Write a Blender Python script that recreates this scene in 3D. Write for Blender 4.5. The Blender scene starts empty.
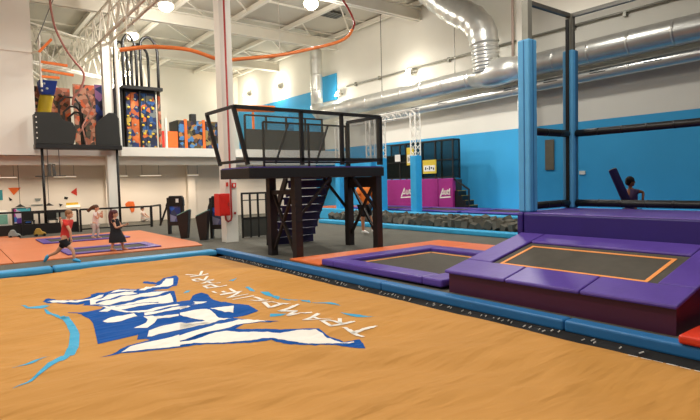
import bpy, bmesh, math, random
from mathutils import Vector, Matrix, noise
random.seed(7)
S = bpy.context.scene
COL = S.collection
PI = math.pi

# ------------------------------------------------------------------ helpers
def lin(h):
    h = h.lstrip('#'); out = []
    for i in (0, 2, 4):
        c = int(h[i:i+2], 16) / 255
        out.append(c / 12.92 if c <= 0.04045 else ((c + 0.055) / 1.055) ** 2.4)
    return (*out, 1.0)

def mat(name, col, rough=0.6, metal=0.0, var=0.06, scale=6.0, bump=0.0, bscale=20.0, emit=None, estr=0.0, spec=0.5):
    """procedural principled material: base colour broken up by soft noise, optional bump"""
    m = bpy.data.materials.new(name); m.use_nodes = True
    nt = m.node_tree; b = nt.nodes['Principled BSDF']
    c = lin(col)
    tc = nt.nodes.new('ShaderNodeTexCoord')
    if var > 0:
        n = nt.nodes.new('ShaderNodeTexNoise'); n.inputs['Scale'].default_value = scale; n.inputs['Detail'].default_value = 4
        r = nt.nodes.new('ShaderNodeValToRGB')
        r.color_ramp.elements[0].position = 0.3; r.color_ramp.elements[1].position = 0.7
        r.color_ramp.elements[0].color = (*[x * (1 - var) for x in c[:3]], 1)
        r.color_ramp.elements[1].color = (*[min(1, x * (1 + var)) for x in c[:3]], 1)
        nt.links.new(tc.outputs['Object'], n.inputs['Vector'])
        nt.links.new(n.outputs['Fac'], r.inputs['Fac']); nt.links.new(r.outputs['Color'], b.inputs['Base Color'])
    else:
        b.inputs['Base Color'].default_value = c
    if bump > 0:
        n2 = nt.nodes.new('ShaderNodeTexNoise'); n2.inputs['Scale'].default_value = bscale; n2.inputs['Detail'].default_value = 3
        bp = nt.nodes.new('ShaderNodeBump'); bp.inputs['Strength'].default_value = bump; bp.inputs['Distance'].default_value = 0.02
        nt.links.new(tc.outputs['Object'], n2.inputs['Vector'])
        nt.links.new(n2.outputs['Fac'], bp.inputs['Height']); nt.links.new(bp.outputs['Normal'], b.inputs['Normal'])
    b.inputs['Roughness'].default_value = rough; b.inputs['Metallic'].default_value = metal
    b.inputs['Specular IOR Level'].default_value = spec
    if emit:
        b.inputs['Emission Color'].default_value = lin(emit); b.inputs['Emission Strength'].default_value = estr
    return m

def add_folds(m, strength):
    """soft creases of slack cloth, running across the hall"""
    nt = m.node_tree; b = nt.nodes['Principled BSDF']; tc = nt.nodes.new('ShaderNodeTexCoord'); old = b.inputs['Normal'].links
    prev = old[0].from_socket if old else None
    for (sc, st, dist, rot) in (((.55, 2.6, 1), strength, .16, .68), ((1.6, 6.5, 1), strength * .8, .05, .6), ((1.2, 4.0, 1), strength * .6, .05, .8)):
        mp = nt.nodes.new('ShaderNodeMapping'); mp.inputs['Rotation'].default_value = (0, 0, rot); mp.inputs['Scale'].default_value = sc
        n = nt.nodes.new('ShaderNodeTexNoise'); n.inputs['Scale'].default_value = 1.0; n.inputs['Detail'].default_value = 2.5; n.inputs['Distortion'].default_value = .5
        bp = nt.nodes.new('ShaderNodeBump'); bp.inputs['Strength'].default_value = st; bp.inputs['Distance'].default_value = dist
        nt.links.new(tc.outputs['Object'], mp.inputs['Vector']); nt.links.new(mp.outputs['Vector'], n.inputs['Vector']); nt.links.new(n.outputs['Fac'], bp.inputs['Height'])
        if prev: nt.links.new(prev, bp.inputs['Normal'])
        prev = bp.outputs['Normal']
    nt.links.new(prev, b.inputs['Normal'])
def net_mat(name, col, opacity):
    m = bpy.data.materials.new(name); m.use_nodes = True; nt = m.node_tree
    for n in list(nt.nodes): nt.nodes.remove(n)
    o = nt.nodes.new('ShaderNodeOutputMaterial'); mx = nt.nodes.new('ShaderNodeMixShader')
    t = nt.nodes.new('ShaderNodeBsdfTransparent'); d = nt.nodes.new('ShaderNodeBsdfDiffuse')
    d.inputs['Color'].default_value = lin(col); mx.inputs['Fac'].default_value = opacity
    nt.links.new(t.outputs[0], mx.inputs[1]); nt.links.new(d.outputs[0], mx.inputs[2]); nt.links.new(mx.outputs[0], o.inputs['Surface'])
    return m

def patch_mat(name, cols, scale=1.6, rough=0.7):
    """bold patches of several colours (printed climbing panels)"""
    m = bpy.data.materials.new(name); m.use_nodes = True; nt = m.node_tree; b = nt.nodes['Principled BSDF']
    tc = nt.nodes.new('ShaderNodeTexCoord'); v = nt.nodes.new('ShaderNodeTexVoronoi'); v.inputs['Scale'].default_value = scale
    sp = nt.nodes.new('ShaderNodeSeparateColor'); r = nt.nodes.new('ShaderNodeValToRGB'); r.color_ramp.interpolation = 'CONSTANT'
    els = r.color_ramp.elements
    while len(els) < len(cols): els.new(0.5)
    for i, c in enumerate(cols):
        els[i].position = i / len(cols); els[i].color = lin(c)
    nt.links.new(tc.outputs['Object'], v.inputs['Vector']); nt.links.new(v.outputs['Color'], sp.inputs[0])
    nt.links.new(sp.outputs[0], r.inputs['Fac']); nt.links.new(r.outputs['Color'], b.inputs['Base Color'])
    b.inputs['Roughness'].default_value = rough
    return m

class MB:
    def __init__(s): s.v = []; s.f = []; s.m = []
    def add(s, vs, fs, mi=0):
        o = len(s.v); s.v += [tuple(p) for p in vs]
        for f in fs: s.f.append([i + o for i in f]); s.m.append(mi)
        return s
    def hexa(s, p, mi=0):  # 4 bottom + 4 top, counter-clockwise from above
        return s.add(p, [(3, 2, 1, 0), (4, 5, 6, 7), (0, 1, 5, 4), (1, 2, 6, 5), (2, 3, 7, 6), (3, 0, 4, 7)], mi)
    def box(s, x0, x1, y0, y1, z0, z1, mi=0):
        return s.hexa([(x0, y0, z0), (x1, y0, z0), (x1, y1, z0), (x0, y1, z0), (x0, y0, z1), (x1, y0, z1), (x1, y1, z1), (x0, y1, z1)], mi)
    def rbox(s, c, sz, rz=0, rx=0, ry=0, mi=0):
        M = Matrix.Translation(c) @ Matrix.Rotation(rz, 4, 'Z') @ Matrix.Rotation(ry, 4, 'Y') @ Matrix.Rotation(rx, 4, 'X')
        a, b, h = sz[0] / 2, sz[1] / 2, sz[2] / 2
        q = [(-a, -b, -h), (a, -b, -h), (a, b, -h), (-a, b, -h), (-a, -b, h), (a, -b, h), (a, b, h), (-a, b, h)]
        return s.hexa([M @ Vector(p) for p in q], mi)
    def bar(s, a, b, w, h=None, mi=0):  # rectangular bar from a to b
        a, b = Vector(a), Vector(b); h = h or w; d = (b - a).normalized()
        up = Vector((0, 0, 1)) if abs(d.z) < 0.95 else Vector((1, 0, 0))
        r = d.cross(up).normalized() * (w / 2); u = r.cross(d).normalized() * (h / 2)
        p = [a - r - u, a + r - u, a + r + u, a - r + u]; q = [x + (b - a) for x in p]
        return s.add(p + q, [(0, 1, 2, 3), (7, 6, 5, 4), (0, 4, 5, 1), (1, 5, 6, 2), (2, 6, 7, 3), (3, 7, 4, 0)], mi)
    def tube(s, path, r, n=10, mi=0, cap=True):
        path = [Vector(p) for p in path]; k = len(path)
        rs = r if isinstance(r, (list, tuple)) else [r] * k
        ref = None; rings = []
        for i, p in enumerate(path):
            d = (path[min(i + 1, k - 1)] - path[max(i - 1, 0)]).normalized()
            if ref is None:
                ref = Vector((0, 0, 1)) if abs(d.z) < 0.9 else Vector((1, 0, 0))
            x = d.cross(ref).normalized(); y = x.cross(d).normalized(); ref = y
            rings.append([p + (x * math.cos(2 * PI * j / n) + y * math.sin(2 * PI * j / n)) * rs[i] for j in range(n)])
        vs = [p for rg in rings for p in rg]; fs = []
        for i in range(k - 1):
            for j in range(n):
                a = i * n + j; b = i * n + (j + 1) % n
                fs.append((a, b, b + n, a + n))
        if cap: fs.append(tuple(range(n))[::-1]); fs.append(tuple(range((k - 1) * n, k * n)))
        return s.add(vs, fs, mi)
    def ridged(s, a, b, r, step, h=.012, w=.025, n=20, mi=0):
        """one continuous tube with raised rings every step"""
        a, b = Vector(a), Vector(b); L = (b - a).length; d = (b - a) / L; k = max(1, int(L / step)); ts = [(0, r)]
        for i in range(1, k + 1):
            c = i * step
            if c + w * 2.3 < L: ts += [(c - w * 2.2, r), (c - w - .002, r), (c - w, r * (1 + h)), (c + w, r * (1 + h)), (c + w + .002, r), (c + w * 2.2, r)]
        ts.append((L, r))
        return s.tube([a + d * t for t, _ in ts], [q for _, q in ts], n, mi)
    def prism(s, pts, axis, a, b, mi=0):
        """2-D outline extruded along axis 'x','y' or 'z' from a to b"""
        def P(p, t):
            return {'x': (t, p[0], p[1]), 'y': (p[0], t, p[1]), 'z': (p[0], p[1], t)}[axis]
        n = len(pts); vs = [P(p, a) for p in pts] + [P(p, b) for p in pts]
        fs = [tuple(range(n))[::-1], tuple(range(n, 2 * n))] + [(i, (i + 1) % n, n + (i + 1) % n, n + i) for i in range(n)]
        return s.add(vs, fs, mi)
    def lathe(s, c, prof, n=20, mi=0):
        vs = []; k = len(prof)
        for (r, z) in prof:
            vs += [(c[0] + r * math.cos(2 * PI * j / n), c[1] + r * math.sin(2 * PI * j / n), c[2] + z) for j in range(n)]
        fs = []
        for i in range(k - 1):
            for j in range(n):
                a = i * n + j; b = i * n + (j + 1) % n; fs.append((a, b, b + n, a + n))
        fs.append(tuple(range(n))[::-1]); fs.append(tuple(range((k - 1) * n, k * n)))
        return s.add(vs, fs, mi)
    def ball(s, c, r, n=12, k=8, mi=0):
        r = r if isinstance(r, (tuple, list)) else (r, r, r)
        vs = [(c[0], c[1], c[2] - r[2])]
        for i in range(1, k):
            t = PI * i / k
            vs += [(c[0] + r[0] * math.sin(t) * math.cos(2 * PI * j / n), c[1] + r[1] * math.sin(t) * math.sin(2 * PI * j / n), c[2] - r[2] * math.cos(t)) for j in range(n)]
        vs.append((c[0], c[1], c[2] + r[2])); fs = []
        for j in range(n): fs.append((0, 1 + (j + 1) % n, 1 + j))
        for i in range(k - 2):
            for j in range(n):
                a = 1 + i * n + j; b = 1 + i * n + (j + 1) % n; fs.append((a, b, b + n, a + n))
        l = len(vs) - 1; o = 1 + (k - 2) * n
        for j in range(n): fs.append((o + j, o + (j + 1) % n, l))
        return s.add(vs, fs, mi)

WM = {}
def wm(o): return WM[o.name]

def setp(o, label=None, cat=None, group=None, kind=None):
    if label: o['label'] = label
    if cat: o['category'] = cat
    if group: o['group'] = group
    if kind: o['kind'] = kind
    return o

def thing(name, loc, label, cat, group=None, rz=0):
    o = bpy.data.objects.new(name, None); COL.objects.link(o); o.location = loc; o.rotation_euler = (0, 0, rz)
    o.empty_display_size = 0.1
    WM[o.name] = Matrix.Translation(loc) @ Matrix.Rotation(rz, 4, 'Z')
    return setp(o, label, cat, group)

def obj(name, mb, mats, parent=None, label=None, cat=None, group=None, kind=None, bev=0.0, smooth=False, local=False, seg=2):
    """link one mesh object; mesh coordinates in mb are world coordinates (or the parent's own when local)"""
    if not isinstance(mats, (list, tuple)): mats = [mats]
    vs = [Vector(p) for p in mb.v]
    if parent is not None:
        W = wm(parent)
        if not local:
            inv = W.inverted(); vs = [inv @ p for p in vs]
        Wn = W.copy()
        loc = None
    else:
        mn = [min(p[i] for p in vs) for i in range(3)]; mx = [max(p[i] for p in vs) for i in range(3)]
        loc = Vector(((mn[0] + mx[0]) / 2, (mn[1] + mx[1]) / 2, mn[2]))
        vs = [p - loc for p in vs]; Wn = Matrix.Translation(loc)
    me = bpy.data.meshes.new(name); me.from_pydata(vs, [], mb.f)
    for m in mats: me.materials.append(m)
    for i, p in enumerate(me.polygons):
        p.material_index = mb.m[i]; p.use_smooth = smooth
    bm = bmesh.new(); bm.from_mesh(me); bmesh.ops.recalc_face_normals(bm, faces=bm.faces[:]); bm.to_mesh(me); bm.free()
    o = bpy.data.objects.new(name, me); COL.objects.link(o)
    if parent is not None: o.parent = parent
    else: o.location = loc
    WM[o.name] = Wn
    if bev > 0:
        b = o.modifiers.new('bevel', 'BEVEL'); b.width = bev; b.segments = seg; b.limit_method = 'ANGLE'; b.angle_limit = math.radians(40)
    return setp(o, label, cat, group, kind)

def struct(name, mb, mats, smooth=False, bev=0.0):
    return obj(name, mb, mats, kind='structure', smooth=smooth, bev=bev)

def clone(root, name, loc=None, rz=None, label=None, group=None):
    r = root.copy(); COL.objects.link(r)
    if loc is not None: r.location = loc
    if rz is not None: r.rotation_euler = (0, 0, rz)
    if label: r['label'] = label
    if group: r['group'] = group
    for ch in list(root.children):
        c = ch.copy(); COL.objects.link(c); c.parent = r
        for g in list(ch.children):
            d = g.copy(); COL.objects.link(d); d.parent = c
    return r

# ------------------------------------------------------------------ materials
M = {}
def defm(k, *a, **kw): M[k] = mat(k, *a, **kw)
defm('carpet', '5b594f', rough=0.95, var=0.10, scale=3, bump=0.2, bscale=60)
defm('white_wall', 'e9e6da', rough=0.9, var=0.03, scale=0.6)
defm('back_white', 'e8e0d0', rough=0.9, var=0.02, scale=0.5)
defm('under_white', 'ece2d4', rough=0.9, var=0.03, scale=0.5)
defm('ceil', 'bdb7a8', rough=0.85, var=0.05, scale=0.4)
defm('beam', 'e6e0d0', rough=0.7, var=0.03, scale=1)
defm('purlin', 'e4decf', rough=0.7, var=0.03, scale=1)
defm('blue_wall', '37a6dc', rough=0.75, var=0.05, scale=0.7)
defm('pit', '1a1713', rough=0.95)
defm('airbag', 'c08a44', rough=0.75, var=0.05, scale=0.9, bump=0.12, bscale=5, spec=0.2)
defm('print_blue', '034c98', rough=0.75, var=0.06, spec=0.1)
defm('print_white', 'eee8dc', rough=0.7, var=0.03, spec=0.25)
defm('print_cyan', '3aa0c6', rough=0.65, var=0.06, spec=0.25)
defm('rim_blue_lit', '3f9ed2', rough=0.45, var=0.06, scale=3, bump=0.08, bscale=12)  # rim blue for the back pads, their brighter lighting painted into the colour
defm('rim_blue', '2a72ac', rough=0.45, var=0.06, scale=3, bump=0.08, bscale=12)
defm('cyan', '33a5d6', rough=0.5, var=0.05)
defm('black', '0b0a08', rough=0.4, var=0.1)
defm('black_steel', '14120e', rough=0.5, var=0.1, scale=4)
defm('brown_steel', '1f1611', rough=0.5, var=0.1, scale=4)
defm('hose_tone', 'a8685a', rough=0.5)
defm('stair_purple', '241748', rough=0.5)
defm('tube_pink', 'c08574', rough=0.5)
defm('black_panel', '181914', rough=0.5, var=0.15, scale=2)
defm('dark_grey', '35352f', rough=0.6, var=0.08)
defm('lace', 'd8d4cc', rough=0.7, var=0.05)
defm('orange_pad', 'e0713a', rough=0.42, var=0.06, scale=1.5, bump=0.05, bscale=8)
defm('orange_floor', 'd47a4a', rough=0.5, var=0.05, scale=1.0)
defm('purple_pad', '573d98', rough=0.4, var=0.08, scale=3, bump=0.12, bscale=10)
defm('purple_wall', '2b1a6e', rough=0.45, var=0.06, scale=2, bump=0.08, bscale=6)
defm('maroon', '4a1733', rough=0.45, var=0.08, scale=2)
defm('bed', '4b463c', rough=0.85, var=0.08, scale=8, bump=0.15, bscale=90)
defm('orange_line', 'f29a4e', rough=0.7, var=0.04)
defm('red_mat', 'dd3b1e', rough=0.4, var=0.05)
defm('blue_pad', '5aaadc', rough=0.5, var=0.06, scale=3, bump=0.06, bscale=8)
defm('truss_blue', '2fa3da', rough=0.5, var=0.05)
defm('steel', '8d8c80', rough=0.4, metal=0.4, var=0.08)
defm('galv', 'd6d6d0', rough=0.3, metal=0.7, var=0.08, scale=3, bump=0.06, bscale=4)
defm('galv_dark', '62605a', rough=0.4, metal=0.8, var=0.1)
defm('white_steel', 'e6e2d8', rough=0.5, var=0.04)
defm('magenta', '9c2279', rough=0.55, var=0.05)
defm('toy_yellow', 'a8842f', rough=0.6)
defm('yellow', 'd9bd3b', rough=0.6, var=0.05)
defm('paper', 'e9e6dc', rough=0.8, var=0.03)
defm('brown_board', '6e6656', rough=0.8, var=0.1)
defm('nosing', 'a8913f', rough=0.7)
defm('foam', '545147', rough=0.95, var=0.14, scale=5, bump=0.15, bscale=40)
defm('orange_rail', 'f07f35', rough=0.45, var=0.04)
defm('red', 'd5281f', rough=0.4, var=0.04)
defm('pale_pipe', 'bfa99c', rough=0.6)
defm('net_black', '0a0908', rough=0.9)
defm('red_pipe', 'a8342c', rough=0.5, var=0.05)
defm('skin', 'd09a7c', rough=0.6, var=0.04, scale=20)
defm('skin_tan', 'b97a55', rough=0.6, var=0.04, scale=20)
defm('shirt_red', 'd3352f', rough=0.8, var=0.06, scale=12)
defm('shirt_orange', 'f0812c', rough=0.8, var=0.06, scale=8)
defm('shirt_white', 'e9dcd6', rough=0.8, var=0.06, scale=12)
defm('shirt_purple', '77628e', rough=0.8, var=0.06, scale=12)
defm('cloth_black', '17151a', rough=0.85, var=0.1, scale=12)
defm('legging', 'b9b3ab', rough=0.8, var=0.06, scale=12)
defm('hair_brown', '5a3a22', rough=0.6, var=0.15, scale=30)
defm('hair_blond', '8d5f38', rough=0.6, var=0.15, scale=30)
defm('hair_red', '4e1c22', rough=0.55, var=0.15, scale=30)
defm('hair_dark', '241a17', rough=0.55, var=0.15, scale=30)
defm('shoe_blue', '3aa6d8', rough=0.5, var=0.05)
defm('shoe_white', 'ece8e0', rough=0.5, var=0.05)
defm('eye', '1b1512', rough=0.3, var=0)
defm('teal', '1f7f8a', rough=0.6, var=0.05)
defm('screen_teal', '7fb3a0', rough=0.2, var=0.1, scale=10)
defm('art_orange', 'e06a2a', rough=0.8); defm('art_red', 'c93a2c', rough=0.8); defm('art_grey', '8a8f8a', rough=0.8)
defm('art_yellow', 'd9b13a', rough=0.8); defm('art_black', '22201d', rough=0.8)
defm('slide_yellow', 'e3c02c', rough=0.4, var=0.04); defm('bucket_blue', '1c3e9c', rough=0.4, var=0.05)
defm('lamp_glow', 'fff6e0', rough=0.4, var=0, emit='fff1d2', estr=22)
defm('flood_glow', 'fff6e0', rough=0.4, var=0, emit='fff3d8', estr=40)
defm('strip_glow', 'fff2dc', rough=0.4, var=0, emit='ffe7c8', estr=1.6)
M['net'] = net_mat('net', '050505', 0.54)
M['mesh_dark'] = net_mat('mesh_dark', '1c2320', 0.62)
M['mesh_rail'] = net_mat('mesh_rail', '5a5b52', 0.40)
M['climb_blue'] = patch_mat('climb_blue', ['16264c', '101d3a', 'c8672c', '1f4a80', 'b8983a', '121c34', '14223f', '6a706c'], 5.5)
M['climb_orange'] = patch_mat('climb_orange', ['c8672c', 'b85a28', '1c2f60', 'd07a40', 'b0552a'], 4.5)
M['jungle'] = patch_mat('jungle', ['24406c', '1d1b16', 'a87034', '4a4428', '1d1b16', '3f74a8', '553a24', '25213c', '8a7a48'], 6)
M['playart'] = patch_mat('playart', ['a8765c', '8a5038', 'c0552b', '4a4230', 'b87a60', '3a3026'], 6)
M['playblue'] = patch_mat('playblue', ['232c5a', '2e3f86', '1a1c33', '8a5a86', '20264a'], 3.0)
M['screenart'] = patch_mat('screenart', ['2e5fc0', '5a5a86', '8a8aa8', '27357a', 'b0b0c0', '3a3f5c'], 5.0)
M['arcade'] = patch_mat('arcade', ['b03a8c', '3a6fc0', 'd8c8d8', '6a3a9c', '4ab0c0'], 4.0)

for k_ in ('airbag', 'print_blue', 'print_white', 'print_cyan'): add_folds(M[k_], .55)

# ------------------------------------------------------------------ the hall
fl = MB(); fl.add([(-14, 13.3, 0), (18.5, 13.3, 0), (18.5, 38, 0), (-14, 38, 0)], [(0, 1, 2, 3)])
fl.add([(5.9, -8, 0), (18.5, -8, 0), (18.5, 13.3, 0), (5.9, 13.3, 0)], [(0, 1, 2, 3)])
struct('floor', fl, M['carpet'])
pit = MB(); pit.add([(-14, -8, -1.2), (5.9, -8, -1.2), (5.9, 13.3, -1.2), (-14, 13.3, -1.2)], [(0, 1, 2, 3)])
pit.add([(5.9, -8, -1.2), (5.9, 13.3, -1.2), (5.9, 13.3, 0), (5.9, -8, 0)], [(0, 1, 2, 3)])
pit.add([(-14, 13.3, -1.2), (5.9, 13.3, -1.2), (5.9, 13.3, 0), (-14, 13.3, 0)], [(0, 1, 2, 3)])
struct('floor_pit', pit, M['pit'])
BT = 3.68
w = MB()
w.box(18.5, 18.8, -8, 38.3, BT, 10.4, 0); w.box(18.5, 18.8, -8, 38.3, 0, BT, 1)
struct('wall_right', w, [M['white_wall'], M['blue_wall']])
w = MB(); w.box(18.47, 18.5, 26.7, 38, BT, 7.35, 0)
struct('wall_right_band', w, M['blue_wall'])
w = MB(); w.box(-14, 18.5, 38, 38.3, 3.4, 10.4); struct('wall_back', w, M['back_white'])
w = MB(); w.box(-14, 3.02, 23.94, 24.35, 3.06, 10.2); w.box(-14, 3.03, 23.9, 23.94, 7.0, 7.08); struct('wall_left', w, M['white_wall'])
w = MB(); w.box(-14, 18.5, 27.5, 27.7, 0, 3.05); struct('wall_rear', w, M['under_white'])
w = MB(); w.box(-14, 18.5, 24.0, 38, 3.06, 3.45); struct('floor_mezzanine', w, M['white_wall'])
w = MB(); w.box(-14, 18.5, 24.5, 24.8, 2.7, 3.06); w.box(-14, 18.5, 25.9, 26.1, 2.8, 3.06); struct('trim_1', w, M['purlin'])
c = MB(); c.box(-14, 18.8, -8, 38.3, 10.2, 10.4); 
struct('ceiling', c, M['ceil'])
c = MB()
for i in range(16): c.box(-14, 18.5, -7 + i * 2.9, -6.94 + i * 2.9, 10.12, 10.2)
struct('ceiling_seam', c, M['purlin'])
for y in (-1.7, 5.0, 11.7, 18.3, 25.0, 31.7):
    b = MB(); b.box(-14, 18.5, y - .16, y + .16, 9.3, 9.36); b.box(-14, 18.5, y - .16, y + .16, 9.84, 9.9); b.box(-14, 18.5, y - .03, y + .03, 9.3, 9.9)
    struct('roof_beam', b, M['beam'])
for x in (-9, -6, -3, 0, 3, 6, 9, 12.05, 15.1, 18.2):
    b = MB(); b.box(x - .09, x + .09, -8, 38, 9.92, 10.12); struct('roof_purlin', b, M['purlin'])
b = MB()
for y in (8, 11.7, 15.2, 18.3, 21.7, 25, 28.4, 31.7, 35):
    b.bar((9, y - 1.6, 10.0), (12.05, y + 1.7, 10.0), .06)
    b.bar((15.1, y - 1.6, 10.0), (18.2, y + 1.7, 10.0), .06)
struct('roof_bracing', b, M['purlin'])

# lattice roof trusses over the left pillar
def truss(a, bb, h, n, name):
    m = MB(); a = Vector(a); bb = Vector(bb); up = Vector((0, 0, h)); d = (bb - a) / n
    side = (bb - a).normalized().cross(Vector((0, 0, 1))) * .18
    for s in (-1, 1):
        m.bar(a + side * s, bb + side * s, .08); m.bar(a + side * s + up, bb + side * s + up, .07)
        for i in range(n):
            m.bar(a + d * i + side * s, a + d * (i + .5) + side * s + up, .045); m.bar(a + d * (i + .5) + side * s + up, a + d * (i + 1) + side * s, .055)
    return struct(name, m, M['beam'])
truss((5.7, 10, 7.8), (5.7, 30, 7.8), 1.2, 14, 'roof_truss')
truss((3.1, 26.4, 7.2), (9.2, 30.4, 7.2), 1.6, 7, 'roof_truss')
truss((3.2, 29.5, 7.6), (6.4, 37.5, 7.6), 1.5, 9, 'roof_truss')

# pillars
p = MB(); p.box(6.6, 6.97, 14.62, 14.99, 0, 9.35); struct('pillar', p, M['white_wall'])
p = MB(); p.box(5.56, 5.91, 23.95, 24.3, 3.45, 7.8); p.box(5.56, 5.91, 23.97, 24.3, 0, 3.06); struct('pillar', p, M['white_wall'])
p = MB(); p.tube([(6.1, 23.85, 3.05), (6.05, 23.85, 9.4)], .07, 8); struct('pillar', p, M['white_wall'])
p = MB(); p.box(18.1, 18.5, 12.2, 12.6, 3.7, 10.2); struct('pillar', p, M['white_wall'])
p = MB(); p.box(10.2, 10.6, 27.2, 27.5, 0, 3.06); p.box(6.2, 6.9, 27.25, 27.5, 0, 3.06); struct('trim_2', p, M['under_white'])

# ------------------------------------------------------------------ the landing airbag
def ab_z(x, y):
    s = x * .79 - y * .61; t = x * .61 + y * .79
    z = 0
    z += .06 * noise.noise(Vector((x * .45, y * .45, 3.1)))
    z += .07 * noise.noise(Vector((s * .35 + 4, t * 1.5, .7)))
    q = noise.noise(Vector((s * .6 + 9, t * 3.2 + .8 * noise.noise(Vector((s * .8, t * .6, 2))), 5.2)))
    z += .034 * (1 - abs(q)) ** 3
    z += .008 * noise.noise(Vector((x * 4, y * 4, 1.5)))
    z = -.05 + z * max(.15, min(1, (5.5 - x) / 1.2, (13 - y) / .9))
    # the bag rounds down at its edges
    ey = 12.95 - y + .06 * math.sin(x * 3.1) ; ex = 5.46 - x
    for e, dp in ((ey, .05), (ex, .08)):
        if e < .45: z -= dp * (1 - max(e, 0) / .45) ** 2
    return z
G = .08
gx = [(-5.2 + G * i) for i in range(133)]; gy = [(-4.0 + G * j) for j in range(211)]
bag = MB(); vs = []
nx, ny = len(gx), len(gy)
for j, y in enumerate(gy):
    for i, x in enumerate(gx):
        yy = y; xx = x
        if j == ny - 1: yy = y + .07 * math.sin(x * 2.3) + .05 * math.sin(x * 5.1)
        vs.append((xx, yy, ab_z(xx, yy)))
fs = [t for j in range(ny - 1) for i in range(nx - 1) for t in ((j * nx + i, j * nx + i + 1, (j + 1) * nx + i + 1), (j * nx + i, (j + 1) * nx + i + 1, (j + 1) * nx + i))]
# skirt walls down to the pit floor
top = len(vs)
bag.add(vs, fs, 0)
def skirt(idx):
    v = [vs[i] for i in idx]; n = len(v)
    bag.add(v + [(a[0], a[1], -1.18) for a in v], [(k, k + 1, n + k + 1, n + k) for k in range(n - 1)], 0)
skirt([(ny - 1) * nx + i for i in range(nx)]); skirt([j * nx + nx - 1 for j in range(ny)])
skirt([i for i in range(nx)]); skirt([j * nx for j in range(ny)])

BLUE=[
 [(1.15,9.54),(1.24,9.73),(1.28,9.64),(1.42,9.39),(1.60,9.22),(1.81,9.28),(1.83,9.42),(1.93,9.45),(2.01,9.34),(2.18,9.43),(2.23,9.48),(2.33,9.58),(2.51,9.33),(2.78,9.41),(2.97,9.62),(2.79,9.90),(2.85,10.00),(3.00,9.78),(3.23,10.04),(3.48,10.11),(3.45,9.88),(3.21,9.29),(3.15,9.26),(3.01,9.13),(2.71,9.04),(2.98,8.77),(2.77,8.05),(2.86,8.04),(2.96,8.01),(3.14,8.27),(3.28,8.34),(3.30,8.19),(3.24,7.74),(3.23,7.35),(3.20,6.94),(3.30,6.68),(3.27,6.33),(3.11,6.32),(2.90,6.35),(2.97,6.16),(3.03,5.99),(3.23,5.74),(3.10,5.68),(3.00,5.79),(2.83,5.84),(2.66,5.75),(2.69,5.70),(3.04,5.37),(3.31,5.23),(3.43,5.15),(3.42,4.90),(3.43,4.65),(3.56,4.60),(3.61,4.58),(3.43,4.26),(3.21,4.60),(3.07,4.66),(2.92,4.83),(2.78,5.11),(2.60,5.17),(2.31,5.34),(1.93,5.57),(1.41,5.87),(1.18,5.83),(1.38,5.95),(1.53,6.10),(1.78,6.12),(1.76,6.21),(1.68,6.28),(1.75,6.48),(1.31,6.50),(1.40,7.08),(1.45,7.41),(1.46,7.74),(1.41,8.04),(1.30,8.24),(1.30,8.29),(1.43,8.14),(1.54,8.15),(1.66,8.19),(1.71,8.19),(1.78,8.32),(1.71,8.55),(1.65,8.64),(1.57,8.73),(1.63,8.86),(1.54,8.88),(1.36,9.02),(1.18,9.26)],
 [(3.11,5.74),(3.24,5.73),(3.08,5.67)],
]
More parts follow.
